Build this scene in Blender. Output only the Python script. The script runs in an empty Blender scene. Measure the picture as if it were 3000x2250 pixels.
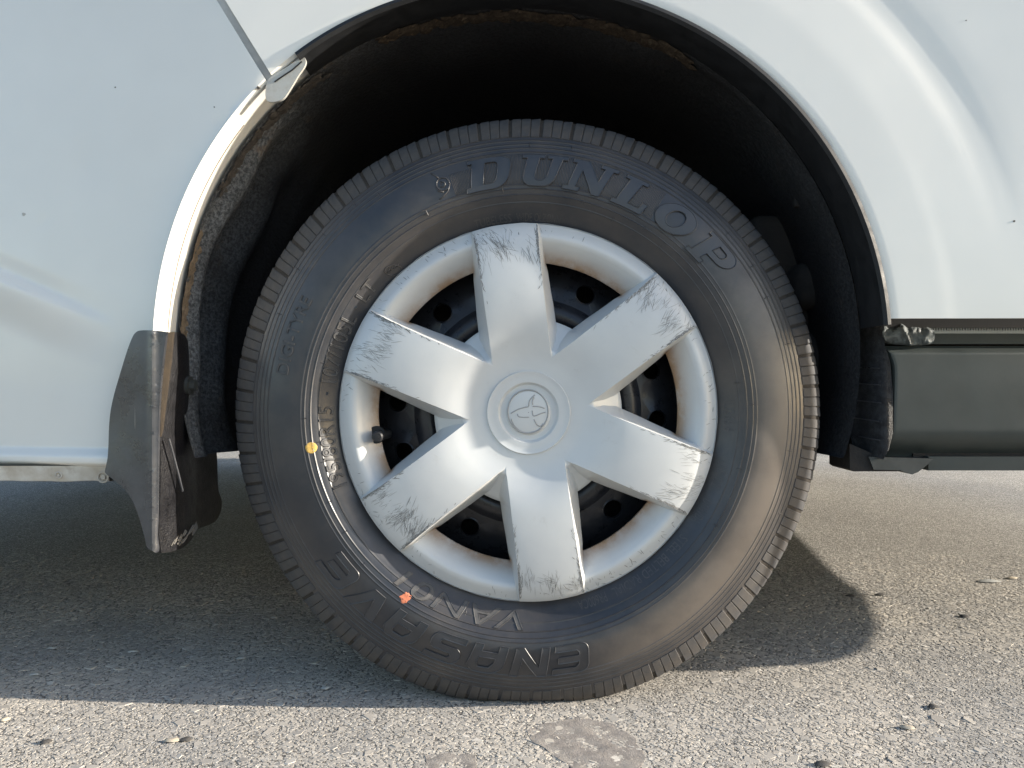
import bpy, bmesh, math, random
import numpy as np
from math import sin, cos, pi, radians as R_, atan2, sqrt
from mathutils import Vector, noise as mnoise

random.seed(7)
rng = np.random.default_rng(11)
S = bpy.context.scene
C = S.collection

# ------------------------------------------------------------------ camera
F = 2253.0                    # focal length in photo pixels (photo is 3000 wide)
D0 = 0.90                     # distance camera - wheel face plane (y = 0)
CX, H = -0.0192, 0.3757
cam_d = bpy.data.cameras.new('camera')
cam = bpy.data.objects.new('camera', cam_d)
C.objects.link(cam)
cam_d.sensor_width = 36.0
cam_d.lens = F / 3000.0 * 36.0
cam_d.clip_start = 0.02
cam_d.clip_end = 1000.0
cam.location = (CX, -D0, H)
cam.rotation_euler = (pi / 2, 0, 0)
S.camera = cam

# ------------------------------------------------------------------ sky + sun
SUN_EL, SUN_PHI = 17.0, 4.9   # elevation, degrees the sun stands on the camera side of the van's length
world = bpy.data.worlds.new('World')
S.world = world
world.use_nodes = True
wn = world.node_tree.nodes
sky = wn.new('ShaderNodeTexSky')
sky.sky_type = 'NISHITA'
sky.sun_disc = False
sky.sun_elevation = R_(SUN_EL)
sky.sun_rotation = R_(90 + SUN_PHI)
sky.air_density = 1.0
sky.dust_density = 1.2
sky.ozone_density = 1.2
bg = wn['Background']
bg.inputs[1].default_value = 0.15
world.node_tree.links.new(sky.outputs[0], bg.inputs[0])
sun_d = bpy.data.lights.new('sun', 'SUN')
sun_d.energy = 4.6
sun_d.angle = R_(0.53)
sun_d.color = (1.0, 0.915, 0.79)
sun = bpy.data.objects.new('sun', sun_d)
C.objects.link(sun)
sdir = Vector((cos(R_(SUN_PHI)) * cos(R_(SUN_EL)), -sin(R_(SUN_PHI)) * cos(R_(SUN_EL)), sin(R_(SUN_EL))))
sun.rotation_euler = sdir.to_track_quat('Z', 'Y').to_euler()
sun.location = sdir * 20
S.view_settings.view_transform = 'Standard'
S.view_settings.look = 'None'
S.view_settings.gamma = 1.0
S.view_settings.use_curve_mapping = False
S.view_settings.exposure = 1.10
S.cycles.max_bounces = 6
S.cycles.diffuse_bounces = 3
S.cycles.glossy_bounces = 3


# ------------------------------------------------------------------ helpers
def W(px, py, y):
    """photo pixel at depth y (0 = wheel face plane) -> world point"""
    d = D0 + y
    return Vector((CX + (px - 1500) / F * d, y, H - (py - 1125) / F * d))


def G(px, py):
    d = F * H / (py - 1125)
    return Vector((CX + (px - 1500) / F * d, d - D0, 0.0))


def obj(name, verts, faces, mat=None, parent=None, angle=35, loc=None):
    me = bpy.data.meshes.new(name)
    me.from_pydata([tuple(v) for v in verts], [], faces)
    me.update()
    return link(name, me, mat, parent, angle, loc)


def link(name, me, mat=None, parent=None, angle=35, loc=None):
    if mat:
        me.materials.clear()
        me.materials.append(mat)
    if angle is not None:
        me.shade_smooth()
        if angle < 180:
            me.set_sharp_from_angle(angle=R_(angle))
    o = bpy.data.objects.new(name, me)
    C.objects.link(o)
    if loc:
        o.location = loc
    if parent:
        o.parent = parent
    return o


def bm_obj(name, bm, mat=None, parent=None, angle=35):
    me = bpy.data.meshes.new(name)
    bmesh.ops.recalc_face_normals(bm, faces=bm.faces)
    bm.to_mesh(me)
    bm.free()
    return link(name, me, mat, parent, angle)


def tag(o, label=None, cat=None, group=None, kind=None):
    if label: o['label'] = label
    if cat: o['category'] = cat
    if group: o['group'] = group
    if kind: o['kind'] = kind
    return o


def grid_faces(nu, nv, wrap_u=False, flip=False):
    fs = []
    for i in range(nu if wrap_u else nu - 1):
        i2 = (i + 1) % nu
        for j in range(nv - 1):
            q = (i * nv + j, i2 * nv + j, i2 * nv + j + 1, i * nv + j + 1)
            fs.append(q[::-1] if flip else q)
    return fs


def smooth(a, b, x):
    t = min(1, max(0, (x - a) / (b - a)))
    return t * t * (3 - 2 * t)


def interp(pts, x):
    if x <= pts[0][0]: return pts[0][1]
    for (a, ya), (b, yb) in zip(pts, pts[1:]):
        if x <= b:
            return ya + (yb - ya) * (x - a) / (b - a)
    return pts[-1][1]


def catmull(pts, n=8, closed=False):
    P = [Vector(p) for p in pts]
    out = []
    m = len(P)
    for i in range(m if closed else m - 1):
        p0 = P[i - 1] if (closed or i > 0) else P[i]
        p1 = P[i]
        p2 = P[(i + 1) % m]
        p3 = P[(i + 2) % m] if (closed or i + 2 < m) else P[(i + 1) % m]
        for k in range(n):
            t = k / n
            out.append(0.5 * ((2 * p1) + (p2 - p0) * t + (2 * p0 - 5 * p1 + 4 * p2 - p3) * t * t + (3 * p1 - p0 - 3 * p2 + p3) * t ** 3))
    if not closed:
        out.append(P[-1])
    return out


def add_tube(V, Fc, pts, rad, sides=6, closed=False):
    """append a tube along pts to lists V, Fc"""
    n = len(pts)
    base = len(V)
    for i, p in enumerate(pts):
        a = pts[i - 1] if (i > 0 or closed) else pts[0]
        b = pts[(i + 1) % n] if (i < n - 1 or closed) else pts[-1]
        t = (Vector(b) - Vector(a))
        if t.length < 1e-9: t = Vector((1, 0, 0))
        t.normalize()
        up = Vector((0, 1, 0)) if abs(t.y) < 0.9 else Vector((1, 0, 0))
        s1 = t.cross(up).normalized()
        s2 = s1.cross(t)
        rr = rad(i / max(1, n - 1)) if callable(rad) else rad
        for k in range(sides):
            an = 2 * pi * k / sides
            V.append(Vector(p) + s1 * (cos(an) * rr) + s2 * (sin(an) * rr))
    for i in range(n if closed else n - 1):
        i2 = (i + 1) % n
        for k in range(sides):
            k2 = (k + 1) % sides
            Fc.append((base + i * sides + k, base + i * sides + k2, base + i2 * sides + k2, base + i2 * sides + k))
    if not closed:
        Fc.append(tuple(base + k for k in range(sides))[::-1])
        Fc.append(tuple(base + (n - 1) * sides + k for k in range(sides)))


def add_box(V, Fc, x0, x1, y0, y1, z0, z1):
    b = len(V)
    for x in (x0, x1):
        for y in (y0, y1):
            for z in (z0, z1):
                V.append(Vector((x, y, z)))
    for f in ((0, 1, 3, 2), (4, 6, 7, 5), (0, 4, 5, 1), (2, 3, 7, 6), (0, 2, 6, 4), (1, 5, 7, 3)):
        Fc.append(tuple(b + i for i in f))


def poly_fill(loops, cell=None):
    """2-D loops (outer + holes) -> bmesh of triangles in the (x, y) plane, cut on a grid"""
    bm = bmesh.new()
    edges = []
    for lp in loops:
        vs = [bm.verts.new((p[0], p[1], 0)) for p in lp]
        for i in range(len(vs)):
            edges.append(bm.edges.new((vs[i], vs[(i + 1) % len(vs)])))
    bmesh.ops.triangle_fill(bm, edges=edges, use_beauty=True)
    if cell:
        xs = [v.co.x for v in bm.verts]
        ys = [v.co.y for v in bm.verts]
        for ax, lo, hi in ((0, min(xs), max(xs)), (1, min(ys), max(ys))):
            n = int((hi - lo) / cell)
            for k in range(1, n + 1):
                co = [0, 0, 0]; no = [0, 0, 0]
                co[ax] = lo + k * (hi - lo) / (n + 1)
                no[ax] = 1
                bmesh.ops.bisect_plane(bm, geom=bm.verts[:] + bm.edges[:] + bm.faces[:], plane_co=co, plane_no=no, dist=1e-6)
    return bm


def slab(name, loops, fn, thick, mat, parent, cell=None, angle=40, back=None):
    """fill loops, map 2-D point -> 3-D by fn (front) and fn shifted by thick (back), with side walls"""
    bm = poly_fill(loops, cell)
    bm.verts.index_update()
    vs = [(v.co.x, v.co.y) for v in bm.verts]
    n = len(vs)
    fs = [[v.index for v in f.verts] for f in bm.faces]
    bd = [(e.verts[0].index, e.verts[1].index) for e in bm.edges if e.is_boundary]
    bm.free()
    V = [Vector(fn(*p)) for p in vs]
    if back is None:
        back = lambda p: Vector(p) + Vector((0, thick, 0))
    V += [back(p) for p in V[:n]]
    Fc = [tuple(f) for f in fs] + [tuple(n + i for i in f[::-1]) for f in fs]
    Fc += [(a, b, n + b, n + a) for a, b in bd]
    me = bpy.data.meshes.new(name)
    me.from_pydata([tuple(v) for v in V], [], Fc)
    b2 = bmesh.new(); b2.from_mesh(me)
    bmesh.ops.recalc_face_normals(b2, faces=b2.faces)
    b2.to_mesh(me); b2.free()
    return link(name, me, mat, parent, angle)


# ------------------------------------------------------------------ materials
class NT:
    def __init__(self, name):
        self.m = bpy.data.materials.new(name)
        self.m.use_nodes = True
        self.t = self.m.node_tree
        self.p = self.t.nodes['Principled BSDF']
        self._co = None

    def n(self, typ, **kw):
        nd = self.t.nodes.new(typ)
        for k, v in kw.items():
            setattr(nd, k, v)
        return nd

    def l(self, a, b):
        self.t.links.new(a, b)

    def val(self, x, sock):
        if isinstance(x, (int, float)): sock.default_value = x
        elif isinstance(x, tuple): sock.default_value = x if len(x) == len(sock.default_value) else x + (1,)
        else: self.l(x, sock)

    def co(self):
        if not self._co:
            self._co = self.n('ShaderNodeTexCoord').outputs['Object']
        return self._co

    def noise(self, scale, detail=4, rough=0.6, co=None, dist=0.0):
        nd = self.n('ShaderNodeTexNoise')
        nd.inputs['Scale'].default_value = scale
        nd.inputs['Detail'].default_value = detail
        nd.inputs['Roughness'].default_value = rough
        nd.inputs['Distortion'].default_value = dist
        self.l(co or self.co(), nd.inputs['Vector'])
        return nd.outputs['Fac']

    def voro(self, scale, feature='F1', co=None, out='Distance', rnd=1.0):
        nd = self.n('ShaderNodeTexVoronoi', feature=feature)
        nd.inputs['Scale'].default_value = scale
        nd.inputs['Randomness'].default_value = rnd
        self.l(co or self.co(), nd.inputs['Vector'])
        return nd.outputs[out]

    def ramp(self, fac, *stops):
        nd = self.n('ShaderNodeValToRGB')
        e = nd.color_ramp.elements
        while len(e) < len(stops): e.new(0.5)
        for el, (pos, c) in zip(e, stops):
            el.position = pos
            el.color = (c, c, c, 1) if isinstance(c, (int, float)) else tuple(c) + (1,)
        self.l(fac, nd.inputs[0])
        return nd.outputs[0]

    def mix(self, fac, a, b, blend='MIX'):
        nd = self.n('ShaderNodeMix', data_type='RGBA', blend_type=blend)
        self.val(fac, nd.inputs[0])
        self.val(a, nd.inputs[6])
        self.val(b, nd.inputs[7])
        return nd.outputs[2]

    def math(self, op, a, b=0.0, c=0.0):
        nd = self.n('ShaderNodeMath', operation=op)
        self.val(a, nd.inputs[0]); self.val(b, nd.inputs[1]); self.val(c, nd.inputs[2])
        return nd.outputs[0]

    def bump(self, h, strength=0.4, dist=0.001):
        nd = self.n('ShaderNodeBump')
        nd.inputs['Strength'].default_value = strength
        nd.inputs['Distance'].default_value = dist
        self.l(h, nd.inputs['Height'])
        self.l(nd.outputs[0], self.p.inputs['Normal'])

    def set(self, color=None, rough=None, metal=None, coat=None, spec=None):
        if color is not None: self.val(color, self.p.inputs['Base Color'])
        if rough is not None: self.val(rough, self.p.inputs['Roughness'])
        if metal is not None: self.val(metal, self.p.inputs['Metallic'])
        if coat is not None:
            self.p.inputs['Coat Weight'].default_value = coat
            self.p.inputs['Coat Roughness'].default_value = 0.06
        if spec is not None: self.p.inputs['Specular IOR Level'].default_value = spec
        return self


def mat_paint():
    t = NT('white_paint')
    big = t.noise(5, 3)
    col = t.ramp(big, (0.3, (0.685, 0.68, 0.645)), (0.7, (0.735, 0.73, 0.69)))
    speck = t.voro(55, out='Distance')
    sm = t.ramp(speck, (0.0, 1.0), (0.035, 0.0))
    gate = t.ramp(t.noise(9, 2), (0.66, 0.0), (0.70, 0.5))
    col = t.mix(t.math('MULTIPLY', sm, gate), col, (0.35, 0.34, 0.32))
    t.set(col, t.ramp(t.noise(30, 4), (0.3, 0.30), (0.7, 0.42)), coat=0.55, spec=0.45)
    t.p.inputs['Coat Roughness'].default_value = 0.05
    t.bump(t.noise(7, 2), 0.10, 0.004)
    return t.m


def mat_dirty_white():
    t = NT('dusty_white_paint')
    n = t.noise(60, 6, 0.7)
    st = t.ramp(t.noise(22, 5), (0.42, 0.0), (0.62, 1.0))
    col = t.mix(st, (0.56, 0.55, 0.51), (0.42, 0.38, 0.32))
    col = t.mix(t.ramp(n, (0.55, 0.0), (0.80, 0.6)), col, (0.24, 0.19, 0.14))
    t.set(col, 0.7)
    t.bump(n, 0.4, 0.001)
    return t.m


def mat_simple(name, col, rough=0.6, var=0.25, scale=40, bump=0.2, bdist=0.0006, spec=0.4, metal=0.0, dust=None, dust_amt=0.5, dscale=14):
    t = NT(name)
    n = t.noise(scale, 5, 0.65)
    lo = tuple(c * (1 - var) for c in col); hi = tuple(min(1, c * (1 + var)) for c in col)
    c = t.ramp(n, (0.3, lo), (0.7, hi))
    if dust:
        d = t.ramp(t.noise(dscale, 6, 0.7), (0.42, 0.0), (0.72, dust_amt))
        c = t.mix(d, c, dust)
    t.set(c, t.ramp(n, (0.3, max(0.05, rough - 0.08)), (0.7, min(1, rough + 0.1))), metal=metal, spec=spec)
    if bump: t.bump(t.noise(scale * 6, 4, 0.7), bump, bdist)
    return t.m


def mat_rubber():
    """sidewall rubber: charcoal with brown road dust lying in the ribs, and a sunlit glow painted at right"""
    t = NT('tyre_rubber')
    n = t.noise(18, 5, 0.65)
    col = t.ramp(n, (0.3, (0.019, 0.021, 0.027)), (0.7, (0.029, 0.031, 0.037)))
    d = t.ramp(t.noise(7, 6, 0.7), (0.42, 0.0), (0.76, 0.60))
    col = t.mix(d, col, (0.100, 0.084, 0.070))
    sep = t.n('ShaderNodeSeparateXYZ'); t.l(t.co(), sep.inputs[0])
    glow_sect = t.ramp(t.math('ADD', t.math('SUBTRACT', sep.outputs[0], t.math('MULTIPLY', sep.outputs[2], 0.35)), t.math('MULTIPLY', t.math('SUBTRACT', t.noise(9, 6, 0.7), 0.5), 0.30)), (0.11, 0.0), (0.29, 0.62))  # sunlit glow on the right sidewall, painted as a paler brown sector
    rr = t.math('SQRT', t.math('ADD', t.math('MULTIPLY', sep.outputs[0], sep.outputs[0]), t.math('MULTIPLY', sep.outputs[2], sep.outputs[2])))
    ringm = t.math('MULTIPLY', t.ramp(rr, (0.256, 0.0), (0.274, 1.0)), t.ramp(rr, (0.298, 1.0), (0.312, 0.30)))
    col = t.mix(t.math('MULTIPLY', glow_sect, ringm), col, (0.190, 0.158, 0.128))
    speck = t.math('MULTIPLY', t.ramp(t.voro(160), (0.0, 1.0), (0.10, 0.0)), t.ramp(t.noise(30, 2), (0.6, 0.0), (0.66, 0.6)))
    col = t.mix(speck, col, (0.20, 0.18, 0.16))
    t.set(col, t.ramp(t.noise(45, 5), (0.3, 0.32), (0.7, 0.48)), spec=0.62)
    t.bump(t.noise(900, 3, 0.7), 0.15, 0.0003)
    return t.m


def mat_tread():
    t = NT('tread_rubber')
    n = t.noise(120, 5, 0.7)
    col = t.ramp(n, (0.3, (0.048, 0.049, 0.053)), (0.7, (0.072, 0.072, 0.076)))
    col = t.mix(t.ramp(t.noise(25, 5), (0.45, 0.0), (0.7, 0.5)), col, (0.10, 0.086, 0.072))
    t.set(col, 0.72, spec=0.3)
    t.bump(n, 0.25, 0.0006)
    return t.m


def mat_groove():
    t = NT('groove_rubber')
    n = t.noise(90, 5, 0.7)
    t.set(t.ramp(n, (0.3, (0.026, 0.024, 0.022)), (0.7, (0.055, 0.047, 0.040))), 0.85, spec=0.2)
    t.bump(n, 0.4, 0.001)
    return t.m


def mat_hubcap():
    """silver painted plastic, rust-brown brake dust settled around the window openings"""
    t = NT('silver_plastic')
    co = t.co()
    sep = t.n('ShaderNodeSeparateXYZ'); t.l(co, sep.inputs[0])
    rr = t.math('SQRT', t.math('ADD', t.math('MULTIPLY', sep.outputs[0], sep.outputs[0]), t.math('MULTIPLY', sep.outputs[2], sep.outputs[2])))
    band = t.math('MULTIPLY', t.ramp(rr, (0.170, 0.0), (0.176, 1.0)), t.ramp(rr, (0.182, 1.0), (0.202, 0.0)))
    deep = t.ramp(sep.outputs[1], (0.001, 0.0), (0.014, 1.0))
    dirt = t.math('MULTIPLY', t.math('MULTIPLY', band, deep), t.ramp(t.noise(30, 6, 0.7), (0.22, 0.3), (0.58, 1.0)))
    base = t.ramp(t.noise(12, 4), (0.3, (0.52, 0.535, 0.545)), (0.7, (0.58, 0.592, 0.59)))
    smear = t.ramp(t.noise(70, 6, 0.75, dist=0.4), (0.60, 0.0), (0.80, 0.35))
    base = t.mix(smear, base, (0.36, 0.35, 0.33))
    col = t.mix(t.math('MULTIPLY', dirt, 0.95), base, (0.27, 0.16, 0.08))
    t.set(col, t.ramp(t.noise(50, 4), (0.3, 0.34), (0.7, 0.46)), metal=0.10, spec=0.5)
    t.bump(t.noise(14, 2), 0.08, 0.003)
    return t.m


def mat_liner():
    """black stone-guard coating, dusty near the opening, hammered surface"""
    t = NT('arch_liner_coating')
    n = t.noise(260, 4, 0.7)
    big = t.noise(9, 5, 0.65)
    sep = t.n('ShaderNodeSeparateXYZ'); t.l(t.co(), sep.inputs[0])
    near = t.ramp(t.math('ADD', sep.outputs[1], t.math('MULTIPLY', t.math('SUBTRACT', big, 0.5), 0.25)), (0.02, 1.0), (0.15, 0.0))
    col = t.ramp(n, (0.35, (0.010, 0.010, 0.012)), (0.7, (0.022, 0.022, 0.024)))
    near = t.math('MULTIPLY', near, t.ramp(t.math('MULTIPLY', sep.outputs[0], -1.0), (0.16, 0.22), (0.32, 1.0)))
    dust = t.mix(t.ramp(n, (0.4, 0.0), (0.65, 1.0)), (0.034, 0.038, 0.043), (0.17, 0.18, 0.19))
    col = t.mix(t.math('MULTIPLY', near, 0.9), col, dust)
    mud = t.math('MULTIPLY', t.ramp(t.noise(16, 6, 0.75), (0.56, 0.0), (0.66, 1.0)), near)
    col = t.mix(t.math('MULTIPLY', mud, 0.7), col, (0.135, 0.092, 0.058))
    t.set(col, 0.7, spec=0.35)
    t.bump(t.math('ADD', t.math('MULTIPLY', t.voro(170, 'SMOOTH_F1'), 0.7), n), 0.7, 0.003)
    return t.m


def mat_mud():
    t = NT('dried_mud')
    n = t.noise(120, 6, 0.75)
    t.set(t.ramp(n, (0.3, (0.022, 0.018, 0.015)), (0.55, (0.062, 0.048, 0.036)), (0.75, (0.13, 0.108, 0.082))), 0.95, spec=0.1)
    t.bump(n, 0.9, 0.004)
    return t.m


def mat_stone():
    t = NT('road_stone')
    g = t.n('ShaderNodeNewGeometry')
    rnd = g.outputs['Random Per Island']
    col = t.ramp(rnd, (0.0, (0.30, 0.285, 0.265)), (0.07, (0.46, 0.435, 0.40)), (0.5, (0.535, 0.50, 0.45)), (0.9, (0.60, 0.56, 0.50)), (1.0, (0.72, 0.69, 0.64)))
    n = t.noise(700, 4, 0.7)
    col = t.mix(t.ramp(n, (0.4, 0.0), (0.75, 0.4)), col, (0.25, 0.235, 0.215))
    st = t.ramp(t.noise(4, 6, 0.65), (0.32, (0.66, 0.67, 0.69)), (0.68, (1.03, 1.00, 0.955)))
    nd = t.n('ShaderNodeMix', data_type='RGBA', blend_type='MULTIPLY')
    nd.inputs[0].default_value = 1.0
    t.l(col, nd.inputs[6]); t.l(st, nd.inputs[7])
    t.set(nd.outputs[2], 0.85, spec=0.25)
    t.bump(n, 0.15, 0.0005)
    return t.m


def mat_road():
    t = NT('asphalt')
    near = t.voro(210, out='Color')
    g = t.n('ShaderNodeRGBToBW'); t.l(near, g.inputs[0])
    stone = t.ramp(g.outputs[0], (0.2, (0.33, 0.315, 0.29)), (0.55, (0.46, 0.44, 0.405)), (0.85, (0.58, 0.55, 0.50)))
    gap = t.ramp(t.voro(210, 'DISTANCE_TO_EDGE'), (0.03, 0.0), (0.12, 1.0))
    pit = t.math('MULTIPLY', gap, t.ramp(t.noise(160, 4), (0.34, 0.25), (0.46, 1.0)))
    col = t.mix(pit, (0.15, 0.138, 0.125), stone)
    st = t.ramp(t.noise(1.3, 6, 0.6), (0.3, 0.80), (0.7, 1.08))
    col = t.mix(1.0, col, st, 'MULTIPLY')
    t.set(col, 0.88, spec=0.22)
    t.bump(t.math('ADD', pit, t.noise(500, 3)), 0.8, 0.002)
    return t.m


def mat_dark_binder():
    t = NT('asphalt_binder')
    n = t.noise(420, 4, 0.7)
    t.set(t.ramp(n, (0.35, (0.12, 0.112, 0.102)), (0.7, (0.26, 0.245, 0.225))), 0.9, spec=0.2)
    t.bump(n, 0.6, 0.0015)
    return t.m


PAINT = mat_paint()
DWHITE = mat_dirty_white()
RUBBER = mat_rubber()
TREAD = mat_tread()
GROOVE = mat_groove()
SILVER = mat_hubcap()
WORN_LIT = None
LINER = mat_liner()
MUD = mat_mud()
STONE = mat_stone()
ROAD = mat_road()
BINDER = mat_dark_binder()
STEEL = mat_simple('black_steel', (0.018, 0.020, 0.026), 0.30, 0.3, 60, 0.15, dust=(0.05, 0.043, 0.036), dust_amt=0.35)
BLACKPL = mat_simple('black_plastic', (0.026, 0.028, 0.034), 0.30, 0.3, 40, 0.25, 0.0008, dust=(0.085, 0.087, 0.093), dust_amt=0.8, dscale=9, spec=0.8)
SEAL = mat_simple('arch_seal_rubber', (0.010, 0.011, 0.013), 0.6, 0.3, 60, 0.2)
SILLM = mat_simple('sill_plastic', (0.040, 0.050, 0.049), 0.48, 0.12, 30, 0.12, 0.0004, dust=(0.075, 0.075, 0.068), dust_amt=0.35, dscale=8)
ALU = mat_simple('ribbed_metal', (0.30, 0.32, 0.33), 0.42, 0.15, 60, 0.1, metal=0.8)
DKMETAL = mat_simple('dark_metal', (0.05, 0.055, 0.055), 0.5, 0.2, 50, 0.1, metal=0.3)
TAPE = mat_simple('silver_tape', (0.13, 0.15, 0.155), 0.6, 0.4, 60, 0.4, 0.002, dust=(0.07, 0.075, 0.078), dust_amt=0.9, dscale=70)
UNDER = mat_simple('underbody_coating', (0.018, 0.017, 0.017), 0.85, 0.3, 30, 0.4, 0.002, dust=(0.05, 0.04, 0.032), dust_amt=0.5)
SCUFF = mat_simple('scuff_grey', (0.20, 0.20, 0.195), 0.7, 0.35, 300, 0)
YELLOW = mat_simple('yellow_dot_paint', (0.52, 0.34, 0.09), 0.6, 0.15, 120, 0.1)
ORANGE = mat_simple('orange_dot_paint', (0.52, 0.17, 0.09), 0.6, 0.15, 120, 0.1)
LEAF = mat_simple('dry_leaf', (0.50, 0.43, 0.33), 0.8, 0.2, 120, 0.3)
PALE = mat_simple('pale_stone_chip', (0.42, 0.42, 0.40), 0.7, 0.2, 200, 0.3)
BLACKBIT = mat_simple('tar_black', (0.075, 0.070, 0.066), 0.8, 0.2, 200, 0.3)
PATCHM = mat_simple('smooth_tar_patch', (0.27, 0.245, 0.225), 0.85, 0.22, 90, 0.8, 0.0015, dust=(0.40, 0.37, 0.33), dust_amt=0.6, dscale=40, spec=0.2)
WORN_LIT = mat_simple('worn_lit_letter_rubber', (0.060, 0.061, 0.064), 0.5, 0.3, 90, 0.2, dust=(0.12, 0.105, 0.09), dust_amt=0.6, dscale=60)  # worn rubber, made paler to paint in light caught by letter edges
LETTER = mat_simple('smooth_letter_rubber', (0.030, 0.032, 0.038), 0.42, 0.2, 60, 0.1, spec=0.7)
CAPRUB = mat_simple('valve_rubber', (0.02, 0.02, 0.022), 0.5, 0.2, 200, 0.1)

# ------------------------------------------------------------------ ground
road = obj('road', [(-260, -260, 0), (260, -260, 0), (260, 260, 0), (-260, 260, 0)], [(0, 1, 2, 3)], ROAD, angle=None)
tag(road, kind='structure')


def stones(name, x0, x1, y0, y1, cell, mat, drop=0.13, sf=1.0):
    nx, ny = int((x1 - x0) / cell), int((y1 - y0) / (cell * 0.87))
    ix, iy = np.meshgrid(np.arange(nx), np.arange(ny), indexing='ij')
    px = x0 + (ix + 0.5 * (iy % 2)) * cell + rng.uniform(-.36, .36, ix.shape) * cell
    py = y0 + iy * cell * 0.87 + rng.uniform(-.36, .36, ix.shape) * cell
    px, py = px.ravel(), py.ravel()
    keep = rng.random(px.size) > drop + 0.9 * np.clip((py - 0.30) / 0.55, 0, 1)
    # nothing outside the wedge the camera (or one a step aside) sees
    keep &= np.abs(px - CX) < 0.68 * (py + D0) + 0.50
    px, py = px[keep], py[keep]
    n = px.size
    K = 5
    size = sf * cell * np.clip(rng.lognormal(-.56, .30, n), .28, 1.1)
    asp = rng.uniform(.75, 1.35, n)
    rot = rng.uniform(0, 2 * pi, n)
    top = (rng.uniform(.02, .06, n) * cell + 0.00015) if cell < 0.01 else rng.uniform(0.0003, 0.0006, n)
    tilt = rng.normal(0, .05, (n, 2))
    V = np.zeros((n, 2 * K, 3), np.float32)
    for k in range(K):
        a = 2 * pi * k / K + rng.uniform(-.35, .35, n)
        jr = rng.uniform(.78, 1.2, n)
        lx, ly = np.cos(a) * size * asp * jr, np.sin(a) * size / asp * jr
        wx = lx * np.cos(rot) - ly * np.sin(rot)
        wy = lx * np.sin(rot) + ly * np.cos(rot)
        V[:, k, 0], V[:, k, 1], V[:, k, 2] = px + wx, py + wy, -0.0006
        V[:, K + k, 0], V[:, K + k, 1] = px + wx * .86, py + wy * .86
        V[:, K + k, 2] = top + (wx * tilt[:, 0] + wy * tilt[:, 1])
    quads = np.array([[k, (k + 1) % K, K + (k + 1) % K, K + k] for k in range(K)])
    cap = np.arange(K, 2 * K)
    offs = (np.arange(n) * 2 * K)[:, None]
    loops = np.concatenate([(quads.ravel()[None, :] + offs), (cap[None, :] + offs)], axis=1).ravel()
    starts1 = np.concatenate([np.arange(K) * 4, [K * 4]])
    tot1 = np.array([4] * K + [K])
    per = 4 * K + K
    starts = (starts1[None, :] + (np.arange(n) * per)[:, None]).ravel()
    me = bpy.data.meshes.new(name)
    me.vertices.add(n * 2 * K)
    me.vertices.foreach_set('co', V.ravel())
    me.loops.add(loops.size)
    me.loops.foreach_set('vertex_index', loops.astype(np.int32))
    me.polygons.add(starts.size)
    me.polygons.foreach_set('loop_start', starts.astype(np.int32))
    me.polygons.foreach_set('loop_total', np.tile(tot1, n).astype(np.int32))
    me.update(calc_edges=True)
    me.validate()
    me.polygons.foreach_set('use_smooth', np.zeros(len(me.polygons), bool))
    o = link(name, me, mat, road, None)
    tag(o, kind='stuff')
    return o


stones('road_aggregate', -1.4, 1.4, -0.42, 0.16, 0.0040, STONE)
stones('road_aggregate', -1.5, 1.5, 0.16, 0.85, 0.0054, STONE)
stones('road_aggregate', -1.3, 1.3, -0.42, 0.5, 0.024, STONE, 0.45, 0.42)


def ground_patch(name, pxs, z, mat, jag=0.0045):
    pts = []
    P = [G(*p) for p in pxs]
    for i in range(len(P)):
        a, b = P[i], P[(i + 1) % len(P)]
        L = (b - a).length
        m = max(2, int(L / 0.006))
        for k in range(m):
            q = a.lerp(b, k / m)
            j = mnoise.noise_vector(q * 90) * jag + mnoise.noise_vector(q * 30) * jag
            pts.append((q.x + j.x, q.y + j.y))
    f = lambda x, y: (x, y, z + 0.0011 * mnoise.noise(Vector((x * 60, y * 60, 3))) + 0.0004 * mnoise.noise(Vector((x * 260, y * 260, 1))))
    return slab(name, [pts], f, 0, mat, road, cell=0.006, angle=60, back=lambda p: Vector((p.x, p.y, -0.002)))


ground_patch('tar_patch', [(1545, 2140), (1600, 2118), (1700, 2100), (1800, 2125), (1860, 2160), (1885, 2200), (1880, 2280), (1760, 2290), (1680, 2275), (1655, 2238), (1615, 2210), (1560, 2175)], 0.0006, PATCHM)
ground_patch('tar_patch', [(1250, 2218), (1320, 2205), (1390, 2215), (1400, 2262), (1300, 2275), (1245, 2255)], 0.00042, PATCHM)

# ------------------------------------------------------------------ the van
van = bpy.data.objects.new('van', None)
C.objects.link(van)
tag(van, 'white van on asphalt, silver six-spoke wheel cover, black mud flap behind its rear wheel', 'van')

ZC = 0.3425                    # wheel centre height
RT = 0.357                     # outer radius of tyre
WX, WY = 0.0, 0.0

# ---------------- body panels around the arch
YB = -0.025
AC = W(1510, 1030, YB)         # arch centre


def arch_r(t):                 # t in degrees
    if t <= 120: r = 0.4150
    elif t <= 180: r = 0.4150 - 0.0095 * smooth(120, 180, t)
    else: r = (0.4055 + 0.020 * smooth(180.5, 186, t)) / max(0.35, cos(R_(t - 180)))
    return r


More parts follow.
